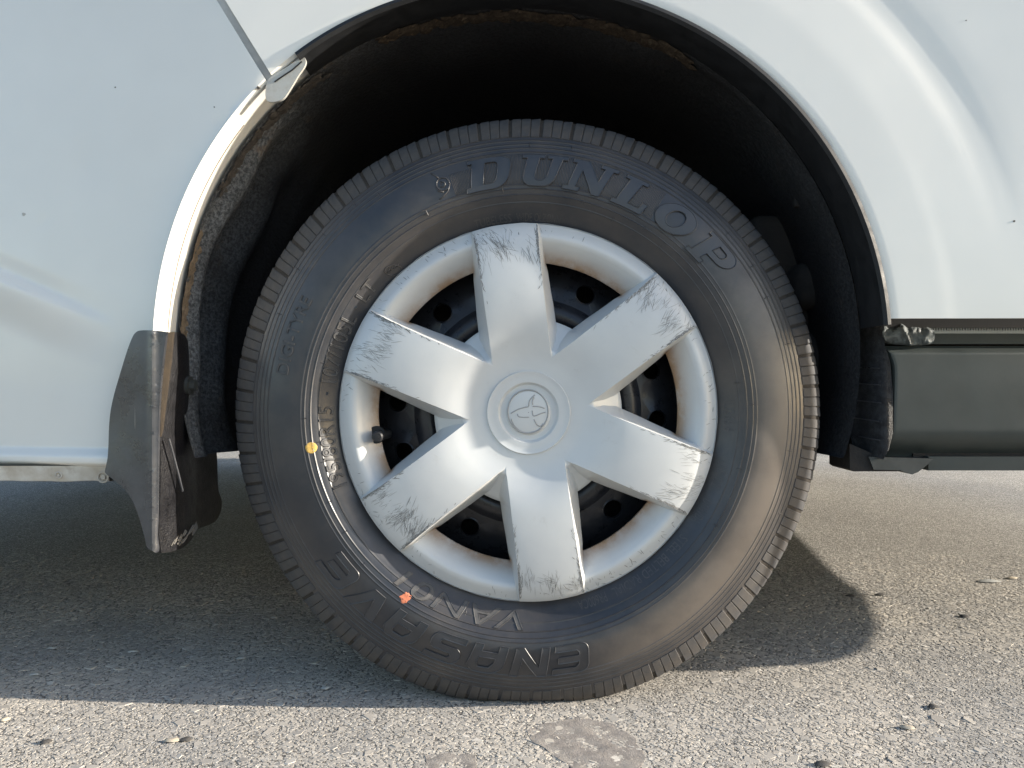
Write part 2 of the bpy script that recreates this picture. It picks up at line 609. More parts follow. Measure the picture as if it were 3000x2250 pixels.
def flare_y(t, e):
    """depth of the outer skin, e = distance outward from the arch edge"""
    lip = -0.032
    fade = smooth(8, 40, t) * (1 - smooth(105, 150, t))
    base = interp([(0, lip), (0.004, lip - 0.0006), (0.066, lip + 0.0008), (0.074, lip + 0.0012), (0.125, lip + 0.0042), (0.140, lip + 0.0062), (0.158, lip + 0.0068), (0.172, lip + 0.0056), (0.19, lip + 0.0052), (3, lip + 0.0050)], e)
    flat = interp([(0, lip), (0.066, lip + 0.0008), (0.074, lip + 0.0012), (0.30, lip + 0.0035), (3, lip + 0.005)], e)
    xx = max(0, AC.x + (arch_r(t) + e) * cos(R_(t)))
    return base * fade + flat * (1 - fade) + tilt(xx)


def tilt(x):
    return -0.038 * (sqrt(max(0, x) ** 2 + 0.01) - 0.1)


def rim(me, depth, angle):
    """turn the open edges of a sheet inwards so that it shows its thickness"""
    bm = bmesh.new(); bm.from_mesh(me)
    bd = [e for e in bm.edges if e.is_boundary]
    r = bmesh.ops.extrude_edge_only(bm, edges=bd)
    for g in r['geom']:
        if isinstance(g, bmesh.types.BMVert): g.co.y += depth
    bmesh.ops.recalc_face_normals(bm, faces=bm.faces)
    bm.to_mesh(me); bm.free()
    if sum(p.normal.y * p.area for p in me.polygons) > 0: me.flip_normals()
    me.shade_smooth(); me.set_sharp_from_angle(angle=R_(angle))


def panel(name, t0, t1, nt, es, yfn, cuts, splits=()):
    V = []
    nv = 4 + len(es)
    for i in range(nt + 1):
        t = t0 + (t1 - t0) * i / nt
        r = arch_r(t)
        ct, st = cos(R_(t)), sin(R_(t))
        row = [(r + 0.0005, yfn(t, 0) + 0.055), (r, yfn(t, 0) + 0.012), (r + 0.0012, yfn(t, 0) + 0.0045), (r + 0.0045, yfn(t, 0) + 0.0008)]
        row += [(r + 0.009 + e, None) for e in es]
        for k, (rr, yy) in enumerate(row):
            x, z = AC.x + rr * ct, AC.z + rr * st
            if yy is None:
                yy = yfn(t, rr - r)
                yy = panel_extra(name, x, z, yy)
            V.append((x, yy, z))
    Fc = grid_faces(nt + 1, nv)
    bm = bmesh.new()
    vs = [bm.verts.new(v) for v in V]
    for f in Fc: bm.faces.new([vs[i] for i in f])
    for co, no in splits:
        bmesh.ops.bisect_plane(bm, geom=bm.verts[:] + bm.edges[:] + bm.faces[:], plane_co=co, plane_no=no, dist=1e-6)
    for co, no in cuts:        # keep the side the normal points away from
        bmesh.ops.bisect_plane(bm, geom=bm.verts[:] + bm.edges[:] + bm.faces[:], plane_co=co, plane_no=no, clear_outer=True, dist=1e-5)
    for v in bm.verts:
        dx, dz = v.co.x - AC.x, v.co.z - AC.z
        t = math.degrees(atan2(dz, dx))
        if t < -90: t += 360
        e = math.hypot(dx, dz) - arch_r(t)
        if e > 0.0085:
            v.co.y = panel_extra(name, v.co.x, v.co.z, yfn(t, e))
    o = bm_obj(name, bm, PAINT, van, 50)
    # outward normals towards the camera
    me = o.data
    s = sum(p.normal.y * p.area for p in me.polygons)
    if s > 0: me.flip_normals()
    rim(me, 0.005, 30)
    return o


def panel_extra(name, x, z, y):
    if name == 'rear_bumper':
        # pressed crease: the skin steps out below a line that dies out to the right
        d = D0 + YB
        px = (x - CX) / d * F + 1500
        py = -(z - H) / d * F + 1125
        line = 820 + (px - 0) * 0.40 + 0.00018 * max(0, px) ** 2 * 0
        amp = 0.011 * (1 - smooth(-40, 330, px))
        y -= amp * smooth(line - 18, line + 18, py) * (1 - smooth(line + 20, line + 160, py))
        y += 0.0020 * amp / 0.011 * smooth(line - 80, line - 20, py) * (1 - smooth(line - 24, line + 6, py))
        # gentle barrel shape and the bottom roll
        dxl = max(0, ga.x + 0.06 - x + 0.35 * max(0, AC.z + 0.1 - z) * 0)
        y += 0.17 * (sqrt(dxl * dxl + 0.02 ** 2) - 0.02)
        y -= 0.009 * smooth(1316, 1346, py)
        y += 0.030 * smooth(1352, 1392, py) ** 2
        # dents
        for dx, dy, s, a in ((650, 355, 16, 0.0012), (70, 628, 12, 0.001), (210, 470, 60, 0.0006)):
            q = ((px - dx) ** 2 + (py - dy) ** 2) / s ** 2
            if q < 9: y += a * math.exp(-q)
    else:
        y += 0.004 * max(0, z - 0.75)
    return y


es_fine = [0.0] + [0.006 * k for k in range(1, 34)] + [0.20 + 0.012 * k for k in range(1, 8)] + [0.30 + 0.03 * k for k in range(1, 10)] + [0.7, 0.9, 1.2, 1.7]
# the gap between bumper and quarter panel runs from (640, 0) to (803, 238)
ga, gb = W(632, -10, YB), W(790, 245, YB)
gd = (gb - ga).normalized()
gn = Vector((gd.z, 0, -gd.x))          # normal in the panel plane
if gn.x < 0: gn = -gn                  # points right / up
XF, XR = 1.40, -1.75  # unseen ends of the van, set for the shade they cast
zq = W(2580, 937, YB).z
ZTOP = 1.92
panel('side_panel', -30, 160, 190, es_fine, flare_y,
      [(tuple(ga + gn * 0.0072), tuple(-gn)), ((0, 0, zq), (0, 0, -1)), ((XF - 0.09, 0, 0), (1, 0, 0)), ((0, 0, ZTOP), (0, 0, 1))])
zb = W(300, 1384, -0.02).z
es_b = [0.0] + [0.005 * k for k in range(1, 80)] + [0.41 + 0.03 * k for k in range(1, 32)]
panel('rear_bumper', 118, 262, 260, es_b, lambda t, e: -0.032,
      [(tuple(ga - gn * 0.0012), tuple(gn)), ((0, 0, zb), (0, 0, -1)), ((XR, 0, 0), (-1, 0, 0))],
      [((0, 0, W(0, q, YB).z), (0, 0, 1)) for q in range(1312, 1390, 4)] + [(tuple(W(0, 820 + q, YB)), (0.40, 0, 1)) for q in range(-84, 60, 7)])

for px, py, rr, mm in ((756, 256, 0.0016, 'd'), (2971, 648, 0.0013, 'd'), (338, 256, 0.0009, 'd'), (2482, 534, 0.0008, 'd'), (70, 628, 0.0022, 'l'), (628, 314, 0.0008, 'd'), (2830, 60, 0.0007, 'd')):
    V, Fc = [], []
    c = W(px, py, 0)
    nm = 'side_panel' if px > 1500 else 'rear_bumper'
    yy = -0.03
    for _ in range(3):
        c = W(px, py, yy)
        t_ = math.degrees(atan2(c.z - AC.z, c.x - AC.x)) % 360
        e_ = math.hypot(c.z - AC.z, c.x - AC.x) - arch_r(t_)
        yy = panel_extra(nm, c.x, c.z, flare_y(t_, e_) if px > 1500 else -0.032)
    c = W(px, py, yy)
    hit = (0, 0, bpy.data.objects[nm])
    for k in range(9):
        a = 2 * pi * k / 9
        V.append(Vector((c.x + rr * cos(a) * (1 + 0.3 * sin(3 * a + px)), c.y - 0.0004, c.z + rr * sin(a) * 0.9)))
    V += [v + Vector((0, 0.003, 0)) for v in V]
    Fc = [tuple(range(9))] + [(k, (k + 1) % 9, 9 + (k + 1) % 9, 9 + k) for k in range(9)]
    obj('paint_chip', V, Fc, BLACKBIT if mm == 'd' else PALE, hit[2], None)

# recessed flange seen in the gap, and the sealed tab at its foot
V, Fc = [], []
q0, q1 = W(582 - 211 * 6, -90 - 340 * 6, YB) + Vector((0, 0.001, 0)), W(793, 250, YB) + Vector((0, 0.001, 0))
for p in (q0, q1):
    for s in (-0.003, 0.016):
        V.append(p + gn * s)
V += [v + Vector((0, 0.006, 0)) for v in V]
Fc = [(0, 1, 3, 2), (4, 6, 7, 5), (0, 4, 5, 1), (2, 3, 7, 6), (0, 2, 6, 4), (1, 5, 7, 3)]
obj('gap_flange', V, Fc, mat_simple('seam_grey', (0.50, 0.50, 0.485), 0.6, 0.15), van)
tab_px = catmull([(786, 232), (812, 214), (850, 190), (884, 164), (894, 172), (893, 190), (870, 214), (836, 250), (800, 282), (778, 292), (776, 262)], 5, True) if False else None
tp = catmull([(p[0], p[1], 0) for p in [(786, 232), (812, 214), (850, 190), (884, 166), (895, 174), (893, 192), (872, 224), (848, 264), (828, 290), (800, 298), (780, 292), (778, 262)]], 5, True)
slab('sealed_tab', [[(p.x, -p.y) for p in tp]], lambda a, b: W(a, -b, -0.030), 0.004, mat_simple('sealed_white', (0.46, 0.47, 0.45), 0.6, 0.2, 60, 0.3, dust=(0.16, 0.12, 0.08), dust_amt=0.6, dscale=60), van, cell=12)
V, Fc = [], []
add_tube(V, Fc, [W(804, 240, -0.0305), W(830, 222, -0.0305), W(856, 205, -0.0305), W(884, 180, -0.0305)], 0.0009, 5)
obj('seal_crack', V, Fc, SEAL, van)

# black rubber edge along the quarter panel's arch lip
V, nv = [], 8
T = np.linspace(4, 126.5, 140)
for t in T:
    r = arch_r(t)
    pr = [(r + 0.0040, -0.0300), (r + 0.0030, -0.0350), (r - 0.0015, -0.0370), (r - 0.005, -0.034), (r - 0.0060, -0.020), (r - 0.0065, -0.004), (r - 0.0060, 0.006), (r - 0.0045, 0.016)]
    for rr, yy in pr:
        V.append((AC.x + rr * cos(R_(t)), yy + tilt(AC.x + rr * cos(R_(t))) * (1 if yy < 0 else 0.3), AC.z + rr * sin(R_(t))))
obj('arch_seal', V, grid_faces(len(T), nv), SEAL, van, 40)

# fine seam on the bumper's return flange
V, Fc = [], []
add_tube(V, Fc, [Vector((AC.x + (arch_r(t) - 0.0002) * cos(R_(t)), -0.004, AC.z + (arch_r(t) - 0.0002) * sin(R_(t)))) for t in np.linspace(140, 182, 60)], 0.0006, 5)
obj('flange_seam', V, Fc, mat_simple('seam_brown', (0.20, 0.16, 0.12), 0.8), van)

# wheel-arch liner: hammered, folded inner skin
V = []
T = np.linspace(-20, 200, 230)
Y = np.concatenate([np.linspace(0.016, 0.14, 34), np.linspace(0.15, 0.52, 16)])
for t in T:
    for y in Y:
        r = arch_r(min(t, 180)) - 0.004
        p = Vector((cos(R_(t)) * 3, y * 7, sin(R_(t)) * 3))
        r += 0.012 * mnoise.noise(p) * smooth(0.02, 0.06, y)
        fold = smooth(128, 150, t)
        r += fold * (0.010 * sin(y * 70 + t * 0.05 + 1.5 * mnoise.noise(p * 1.3)) - 0.006) * smooth(0.02, 0.05, y)
        r -= 0.10 * max(0, y - 0.10) * fold
        V.append((AC.x + r * cos(R_(t)), y, max(0.288, AC.z + r * sin(R_(t)))))
obj('arch_liner', V, grid_faces(len(T), len(Y)), LINER, van, 180)
# inner wall of the wheel house
V, Fc = [], []
add_box(V, Fc, -0.55, 0.55, 0.515, 0.53, 0.30, 0.90)
obj('wheel_house_wall', V, Fc, UNDER, van)

# dried mud: clumps along the top of the liner and a scab next to the tab
def clump(name, pts, n, smin, smax, mat):
    """irregular dried scabs scattered along a path on the liner"""
    V, Fc = [], []
    for k in range(n):
        u = random.random() * (len(pts) - 1)
        i = min(int(u), len(pts) - 2)
        t, y = [a + (b - a) * (u - i) for a, b in zip(pts[i], pts[i + 1])]
        t += random.gauss(0, 1.2); y += random.gauss(0, 0.005)
        y = max(0.018, y)
        r = arch_r(min(t, 180)) - 0.006
        c = Vector((AC.x + r * cos(R_(t)), y, AC.z + r * sin(R_(t))))
        s = random.uniform(smin, smax)
        b = len(V)
        for a in range(6):
            an = a * pi / 3 + random.uniform(-.3, .3)
            q = s * random.uniform(.6, 1.3)
            V.append(c + Vector((-sin(R_(t)) * cos(an) * q * 1.6, sin(an) * q, cos(R_(t)) * cos(an) * q * 1.6)))
        V.append(c - Vector((cos(R_(t)), 0, sin(R_(t)))) * s * 0.6)
        for a in range(6):
            Fc.append((b + a, b + (a + 1) % 6, b + 6))
    return tag(obj(name, V, Fc, mat, van, 60), kind='stuff')


clump('mud_scab', [(112, 0.024), (96, 0.032), (84, 0.034), (72, 0.03), (60, 0.024)], 420, 0.0025, 0.007, MUD)
clump('mud_scab', [(152, 0.026), (140, 0.028), (131, 0.03), (126, 0.028)], 200, 0.0022, 0.005, mat_simple('grey_mud', (0.055, 0.048, 0.042), 0.95, 0.5, 120, 0.6, 0.002))
clump('mud_scab', [(182, 0.027), (172, 0.024), (160, 0.022)], 110, 0.002, 0.005, mat_simple('brown_mud', (0.15, 0.115, 0.08), 0.95, 0.5, 120, 0.6, 0.002))

# inner fender shapes seen ahead of the tyre
def rbox(name, x0, x1, y0, y1, z0, z1, bev, mat, seg=3):
    bm = bmesh.new()
    V, Fc = [], []
    add_box(V, Fc, x0, x1, y0, y1, z0, z1)
    vs = [bm.verts.new(v) for v in V]
    for f in Fc: bm.faces.new([vs[i] for i in f])
    bmesh.ops.bevel(bm, geom=bm.edges[:], offset=bev, segments=seg, profile=0.5, affect='EDGES')
    return bm_obj(name, bm, mat, van, 40)


a, b = W(2205, 625, 0.16), W(2470, 960, 0.16)
rbox('inner_fender', a.x, b.x + 0.05, 0.16, 0.30, b.z, a.z, 0.015, UNDER)
a, b = W(2290, 760, 0.12), W(2480, 900, 0.12)
rbox('inner_fender', a.x + 0.02, b.x + 0.04, 0.12, 0.22, b.z, a.z, 0.02, UNDER)
a, b = W(2250, 965, 0.14), W(2500, 1220, 0.14)
rbox('inner_fender', a.x, b.x + 0.03, 0.14, 0.32, b.z, a.z, 0.03, UNDER)
a, b = W(2350, 1225, 0.10), W(2500, 1304, 0.10)
rbox('floor_rail', a.x - 0.1, b.x + 0.5, 0.11, 0.16, b.z, a.z, 0.004, DKMETAL)
# clip and screw inside
a = W(2385, 560, 0.05)
rbox('liner_clip', a.x - 0.012, a.x, 0.08, 0.092, a.z - 0.012, a.z + 0.004, 0.002, UNDER)

# floor, rear overhang, front part: closed hull behind the panels, unseen front, rear and width shaped for the ground shadow
V, Fc = [], []
add_box(V, Fc, XR + 0.01, -0.47, 0.15, 2.75, 0.285, 1.9)
add_box(V, Fc, -0.47, 0.47, 0.53, 2.748, 0.287, 1.898)
add_box(V, Fc, -0.469, 0.469, 0.0, 0.53, 0.90, 1.896)
SH = 0.283 / math.tan(R_(SUN_EL)) - 0.607  # shifts the front end so its shadow stays put on the ground
plan = catmull([(0.90 + SH, 0.040, 0), (1.00 + SH, 0.055, 0), (1.08 + SH, 0.105, 0), (1.14 + SH, 0.19, 0), (1.18 + SH, 0.287, 0), (1.215 + SH, 0.40, 0), (1.225 + SH, 0.55, 0), (1.30 + SH, 0.98, 0), (1.34 + SH, 1.5, 0), (1.30 + SH, 2.0, 0), (1.20 + SH, 2.5, 0), (1.05 + SH, 2.74, 0)], 3)
plan = [(0.471, 0.040)] + [(p.x, p.y) for p in plan] + [(0.471, 2.746)]
b = len(V)
n = len(plan)
for z in (0.283, 1.894):
    V += [Vector((x, y, z)) for x, y in plan]
Fc.append(tuple(b + i for i in range(n))[::-1])
Fc.append(tuple(b + n + i for i in range(n)))
for i in range(n):
    Fc.append((b + i, b + (i + 1) % n, b + n + (i + 1) % n, b + n + i))
shell = obj('shadow_body_shell', V, Fc, UNDER, van, 30)
shell.data.materials.append(PAINT)
for p in shell.data.polygons:
    if p.center.z > 1.0 and (abs(p.normal.z) > 0.9 or p.center.y > 2.7 or p.center.x > XF - 0.12 or p.center.x < XR + 0.02):
        p.material_index = 1

# rear axle tube, leaf spring and far rear tyre hiding the view under the floor
V, Fc = [], []
add_tube(V, Fc, [Vector((0, 0.30, ZC)), Vector((0, 2.5, ZC))], 0.045, 14)
add_tube(V, Fc, [Vector((0, 1.02, ZC)), Vector((0, 1.10, ZC)), Vector((0, 1.2, ZC)), Vector((0, 1.28, ZC))], lambda u: 0.06 + 0.07 * sin(u * pi), 14)
obj('rear_axle', V, Fc, UNDER, van)

# dirty underside lip of the bumper
V, Fc = [], []
p0, p1 = W(-2600, 1374, 0.006), W(318, 1374, 0.006)
z1 = W(0, 1412, 0.006).z
xs = np.linspace(p0.x, p1.x, 120)
for x in xs:
    zz = z1 + 0.0012 * mnoise.noise(Vector((x * 30, 0, 0)))
    V += [Vector((x, 0.003, p0.z + 0.004)), Vector((x, 0.006, p0.z - 0.006)), Vector((x, 0.008, zz + 0.001)), Vector((x, 0.012, zz)), Vector((x, 0.10, zz + 0.006))]
obj('bumper_underlip', V, grid_faces(len(xs), 5), DWHITE, van, 30)
for px, py, r in ((172, 1392, 0.0035), (302, 1398, 0.006)):
    V, Fc = [], []
    c = W(px, py, 0.0055)
    add_tube(V, Fc, [c + Vector((r * cos(a), 0, r * sin(a))) for a in np.linspace(0, 2 * pi, 16)[:-1]], 0.0012, 5, True)
    add_tube(V, Fc, [c + Vector((0, 0.001, 0)), c + Vector((0, -0.001, 0))], r * 0.5, 8)
    obj('underlip_clip', V, Fc, DWHITE, van)

# ---------------- mud flap
def zoomflap(u, v): return (250 + u / 1.952, 850 + v / 1.952)


wing = [(312, 231), (380, 230), (457, 238), (462, 252), (452, 330), (436, 470), (425, 600), (417, 830), (415, 1100), (414, 1300), (410, 1400), (411, 1497),
        (384, 1492), (352, 1470), (338, 1410), (320, 1345), (294, 1262), (262, 1190), (225, 1140), (178, 1098), (118, 1050), (114, 1022), (127, 960), (132, 880), (136, 770), (146, 680), (166, 590), (192, 500), (216, 420), (243, 335), (266, 276), (284, 246)]
wp = [zoomflap(*p) for p in wing]
cr = catmull([(a, b, 0) for a, b in wp], 3, True)


def wing_map(a, b):
    b = -b
    q = (463 - a) / 150.0
    y = -0.037 + 0.018 * max(0, q) ** 1.6 - 0.004 * math.exp(-((a - 440) / 14.0) ** 2) * 0
    y += 0.004 * smooth(432, 446, a) * (1 - smooth(446, 462, a)) * -1
    y += 0.004 * sin(b / 60.0) * max(0, q) * 0.5
    return W(a, b, y)


flap = slab('mud_flap', [[(p.x, -p.y) for p in cr]], wing_map, 0.005, BLACKPL, van, cell=9, angle=50)
XP = W(463, 1200, -0.035).x    # plane of the flap's cross plate


def plate_pt(px, py):
    d = (XP - CX) * F / (px - 1500)
    return (d - D0, H - (py - 1125) / F * d)


plate = [(508, 240), (545, 262), (562, 300), (592, 375), (622, 440), (648, 520), (672, 590), (688, 680), (698, 760), (706, 860), (735, 905), (742, 1040), (748, 1140), (762, 1205), (756, 1270), (735, 1320), (700, 1345), (640, 1372), (575, 1430), (510, 1480), (452, 1500), (426, 1502)]
pl = [zoomflap(*p) for p in plate]
pp = catmull([(a, b, 0) for a, b in pl], 3)
left = [(416, 1400), (418, 1200), (420, 1000), (422, 830), (432, 560), (452, 330), (462, 250)]
lp = [(*zoomflap(*p), 0) for p in left]
loop = [plate_pt(p[0], p[1]) for p in [(q.x, q.y) for q in pp] + [(a, b) for a, b, _ in lp]]


def plate_map(y, z):
    return Vector((XP + 0.003 + 0.004 * sin(y * 40 + 1) + 0.003 * mnoise.noise(Vector((y * 20, z * 14, 0))), y, z))


slab('flap_plate', [loop], plate_map, 0, mat_simple('flap_plate_black', (0.007, 0.007, 0.009), 0.38, 0.4, 70, 0.5, 0.002, dust=(0.018, 0.018, 0.019), dust_amt=0.5), flap, cell=0.008, angle=60, back=lambda p: p + Vector((-0.004, 0, 0)))
# brown dusty joint between wing and plate
ju = [(462, 244), (505, 238), (490, 400), (470, 560), (452, 700), (440, 800), (428, 840), (416, 842), (424, 640), (440, 450), (452, 330)]
jp = [zoomflap(*p) for p in ju]
slab('flap_joint', [[(a, -b) for a, b in jp]], lambda a, b: W(a, -b, -0.033 + 0.00030 * max(0, a - 470)), 0.003, mat_simple('brown_dust', (0.036, 0.027, 0.018), 0.9, 0.35, 160, 0.5, 0.002), flap, cell=8, angle=50)
# raised rib and bolt on the plate
V, Fc = [], []
rb = [zoomflap(*p) for p in [(430, 850), (445, 940), (465, 1050), (488, 1150)]]
add_tube(V, Fc, [plate_map(*plate_pt(a, b)) + Vector((0.008, 0, 0)) for a, b in rb], 0.0014, 6)
obj('flap_rib', V, Fc, BLACKPL, flap)
V, Fc = [], []
a, b = zoomflap(545, 545)
c = plate_map(*plate_pt(a, b))
add_tube(V, Fc, [c, c + Vector((0.004, 0, 0))], 0.011, 16)
add_tube(V, Fc, [c, c + Vector((0.010, 0, 0))], 0.0065, 6)
obj('bolt', V, Fc, DKMETAL, flap)
# worn pale scuff on the lower lip of the plate
V, Fc = [], []
for k in range(26):
    u = random.random()
    a, b = 470 + 150 * u + random.uniform(-14, 14), 1470 - 110 * u + random.uniform(-22, 12)
    p = plate_map(*plate_pt(*zoomflap(a, b))) + Vector((0.0012, 0, 0))
    L = random.uniform(0.006, 0.02)
    add_tube(V, Fc, [p, p + Vector((0.0002, L * 0.8, L * 0.45))], random.uniform(.0005, .0012), 4)
tag(obj('flap_scuff', V, Fc, mat_simple('pale_scuff', (0.14, 0.13, 0.115), 0.9), flap), kind='stuff')

# ---------------- sill, splash guard and trim ahead of the wheel
def prism(name, loop_px, y0, thick, mat, cell=None, fn=None, angle=35):
    cr = [(a, -b) for a, b in loop_px]
    return slab(name, [cr], fn or (lambda a, b: W(a, -b, y0)), thick, mat, van, cell=cell, angle=angle)


XE = 5150                      # px far right, close to the front end of the van
def sill_y(b):
    b = -b
    return 0.010 + 0.016 * (1 - smooth(1012, 1036, b)) + 0.030 * smooth(1250, 1352, b) ** 1.6 + 0.004 * smooth(1100, 1300, b)


# long extrusion: one profile swept along x, left end rounded back
zs = list(np.linspace(1012, 1040, 9)) + list(np.linspace(1052, 1240, 10)) + list(np.linspace(1250, 1350, 16))
xsil = np.concatenate([np.linspace(2592, 2650, 10), np.linspace(2700, 4380, 18)])
V = []
for x in xsil:
    for zpy in zs:
        y = sill_y(-zpy)
        e = smooth(2600, 2590, x) if False else 0
        y += 0.03 * (1 - smooth(2590, 2606, x)) 
        p = W(x, zpy, 0.010)
        # left end leans: further right in the middle of its height
        if x < 2660:
            lean = 20 * smooth(1012, 1080, zpy) * (1 - smooth(1270, 1350, zpy)) * (1 - smooth(2592, 2660, x))
            p = W(x + lean, zpy, 0.010)
        V.append(Vector((p.x, y, p.z)))
    p = W(x, 1352, 0.010)
    V.append(Vector((p.x, 0.06, p.z)))
obj('side_sill', V, grid_faces(len(xsil), len(zs) + 1), SILLM, van, 40)
# hidden lower flange under the sill
a, b = W(2720, 1352, 0.03), W(4380, 1376, 0.03)
V, Fc = [], []
add_box(V, Fc, a.x, b.x, 0.030, 0.05, b.z - 0.001, a.z + 0.006)
obj('sill_flange', V, Fc, SILLM, van)
# bracket below
prism('sill_bracket', [(2545, 1338), (2735, 1344), (2712, 1366), (2690, 1383), (2672, 1390), (2652, 1384), (2640, 1378), (2560, 1376)], 0.022, 0.05, DKMETAL)
prism('guard_foot', [(2489, 1300), (2560, 1330), (2600, 1345), (2640, 1352), (2640, 1381), (2500, 1381), (2490, 1374)], 0.026, 0.06, UNDER)

# splash guard: ribbed black plate facing the tyre, wraps to the sill
gl = [(2502, 830), (2522, 845), (2540, 872), (2556, 910), (2572, 945), (2590, 955), (2592, 1010), (2608, 1060), (2616, 1150), (2616, 1270), (2604, 1318), (2588, 1346), (2548, 1332), (2500, 1318), (2488, 1260), (2486, 1160), (2494, 1080), (2500, 1000), (2504, 920)]
guard = prism('splash_guard', gl, 0, 0.012, mat_simple('pitted_black', (0.014, 0.015, 0.018), 0.5, 0.4, 120, 1.0, 0.003, dust=(0.055, 0.06, 0.066), dust_amt=0.9, dscale=130), cell=9,
              fn=lambda a, b: W(a, -b, 0.012 + 0.040 * (1 - smooth(2488, 2602, a))))
V, Fc = [], []
for k, py in enumerate((1076, 1122, 1172, 1224, 1276)):
    pts = []
    for a in np.linspace(2500 - 3 * (k > 1), 2578 + 2 * k - (8 if k > 3 else 0), 8):
        y = 0.012 + 0.040 * (1 - smooth(2488, 2602, a))
        pts.append(W(a, py + (a - 2500) * 0.06 * (k + 1) * 0.6, y - 0.0006))
    add_tube(V, Fc, pts, 0.0008, 5)
obj('guard_rib', V, Fc, BLACKPL, van)
# upper dark filler between arch edge and guard

# black gap line, ribbed metal trim strip, dark strip below
V, Fc = [], []
a, b = W(2566, 934, 0.016), W(4400, 960, 0.016)
add_box(V, Fc, a.x, b.x, 0.016, 0.04, b.z, a.z + 0.012)
obj('door_seal', V, Fc, SEAL, van)
V, Fc = [], []
a, b = W(2640, 958, 0.024), W(4380, 977, 0.024)
add_box(V, Fc, a.x, b.x, 0.024, 0.038, b.z, a.z)
strip = obj('trim_strip', V, Fc, ALU, van)
V, Fc = [], []
a, b = W(2640, 959, 0.023), W(3420, 968, 0.023)
x = a.x
while x < b.x:                 # knurled upper edge
    add_box(V, Fc, x, x + 0.0016, 0.0215, 0.0255, b.z, a.z)
    x += 0.0032
tag(obj('knurling', V, Fc, ALU, strip), kind='stuff')
V, Fc = [], []
a, b = W(2600, 978, 0.027), W(4380, 1008, 0.027)
add_box(V, Fc, a.x, b.x, 0.027, 0.036, b.z, a.z + 0.0005)
obj('strip_base', V, Fc, SILLM, van)
# crumpled silver tape wrapped round the end of the strip
tpx = catmull([(p[0], p[1], 0) for p in [(2588, 962), (2605, 948), (2640, 943), (2665, 948), (2710, 956), (2735, 968), (2738, 990), (2728, 1008), (2690, 1012), (2640, 1010), (2600, 1002), (2590, 985)]], 4, True)


def tape_map(a, b):
    b = -b
    n = mnoise.noise(Vector((a * 0.03, b * 0.05, 2))) * 0.006 + abs(mnoise.noise(Vector((a * 0.07, b * 0.06, 9)))) * 0.005
    ridge = 0.007 * math.exp(-((a - 2642 - (b - 950) * 0.45) / 7.0) ** 2)
    return W(a, b, 0.014 - n - ridge + 0.012 * ((b - 978) / 34.0) ** 2)


slab('silver_tape', [[(p.x, -p.y) for p in tpx]], tape_map, 0.010, TAPE, van, cell=5, angle=55)

# ------------------------------------------------------------------ the wheel
def surf(r):
    return interp(PROF, r)


def bulge(r, z):
    """sidewall bellying out above the contact patch"""
    return 0.0105 * smooth(-0.15, -0.32, z) * smooth(0.235, 0.275, r) if z < -0.15 else 0.0


PROF = [(0.200, 0.016), (0.2160, 0.0105), (0.2235, 0.0070), (0.2320, 0.0002), (0.2400, -0.0070), (0.2480, -0.0122), (0.2560, -0.0148), (0.2640, -0.0155), (0.2750, -0.0148), (0.2860, -0.0128), (0.2980, -0.0092), (0.3080, -0.0053), (0.3160, -0.0015), (0.3230, 0.0022)]
_cp = catmull([(r, y, 0) for r, y in PROF], 6)
PROF = [(p.x, p.y) for p in _cp]

# steel wheel: disc with 16 vent holes, rim barrel, rolled flange
def lathe(prof, n=128):
    V = []
    for i in range(n):
        a = 2 * pi * i / n
        for r, y in prof:
            V.append(Vector((r * cos(a), y, r * sin(a))))
    return V, grid_faces(n, len(prof), True)


V, Fc = lathe([(0.219, 0.014), (0.221, 0.020), (0.214, 0.026), (0.205, 0.030), (0.200, 0.045), (0.194, 0.060), (0.1885, 0.064)], 128)
V2, F2 = lathe([(0.194, 0.060), (0.190, 0.12), (0.196, 0.17), (0.215, 0.18)], 96)
Fc += [tuple(len(V) + i for i in f) for f in F2]; V += V2


def disc_y(r):
    return interp([(0.0, 0.034), (0.060, 0.034), (0.075, 0.040), (0.100, 0.042), (0.116, 0.028), (0.126, 0.026), (0.140, 0.040), (0.160, 0.046), (0.182, 0.060), (0.190, 0.066)], r)


V2, F2 = lathe([(r, disc_y(r)) for r in (0.001, 0.06, 0.068, 0.075, 0.09, 0.100, 0.106, 0.112, 0.117, 0.122, 0.128, 0.134, 0.1385)], 128)
Fc += [tuple(len(V) + i for i in f) for f in F2]; V += V2
NH, A0 = 16, R_(-4)
for k in range(NH):
    ac = A0 + k * 2 * pi / NH
    hw = pi / NH
    r0, r1, rc, rh = 0.1385, 0.1885, 0.1605, 0.0122
    outer = []
    m = 6
    for j in range(m): outer.append((r0 + (r1 - r0) * j / m, ac - hw))
    for j in range(m): outer.append((r1, ac - hw + 2 * hw * j / m))
    for j in range(m): outer.append((r1 - (r1 - r0) * j / m, ac + hw))
    for j in range(m): outer.append((r0, ac + hw - 2 * hw * j / m))
    b = len(V)
    M = len(outer)
    for r, a in outer:
        V.append(Vector((r * cos(a), disc_y(r), r * sin(a))))
    cc = Vector((rc * cos(ac), 0, rc * sin(ac)))
    for lev, dr, dy in ((1, 0.0016, 0.0), (2, 0.0, -0.0012), (3, -0.0010, 0.0025), (4, -0.0012, 0.006)):
        for r, a in outer:
            q = Vector((r * cos(a), 0, r * sin(a))) - cc
            q.normalize()
            p = cc + q * (rh + dr)
            V.append(Vector((p.x, disc_y(sqrt(p.x ** 2 + p.z ** 2)) + dy, p.z)))
    for lev in range(4):
        for j in range(M):
            j2 = (j + 1) % M
            Fc.append((b + lev * M + j, b + lev * M + j2, b + (lev + 1) * M + j2, b + (lev + 1) * M + j))
wheel = obj('wheel', V, Fc, STEEL, van, 40, (WX, WY, ZC))
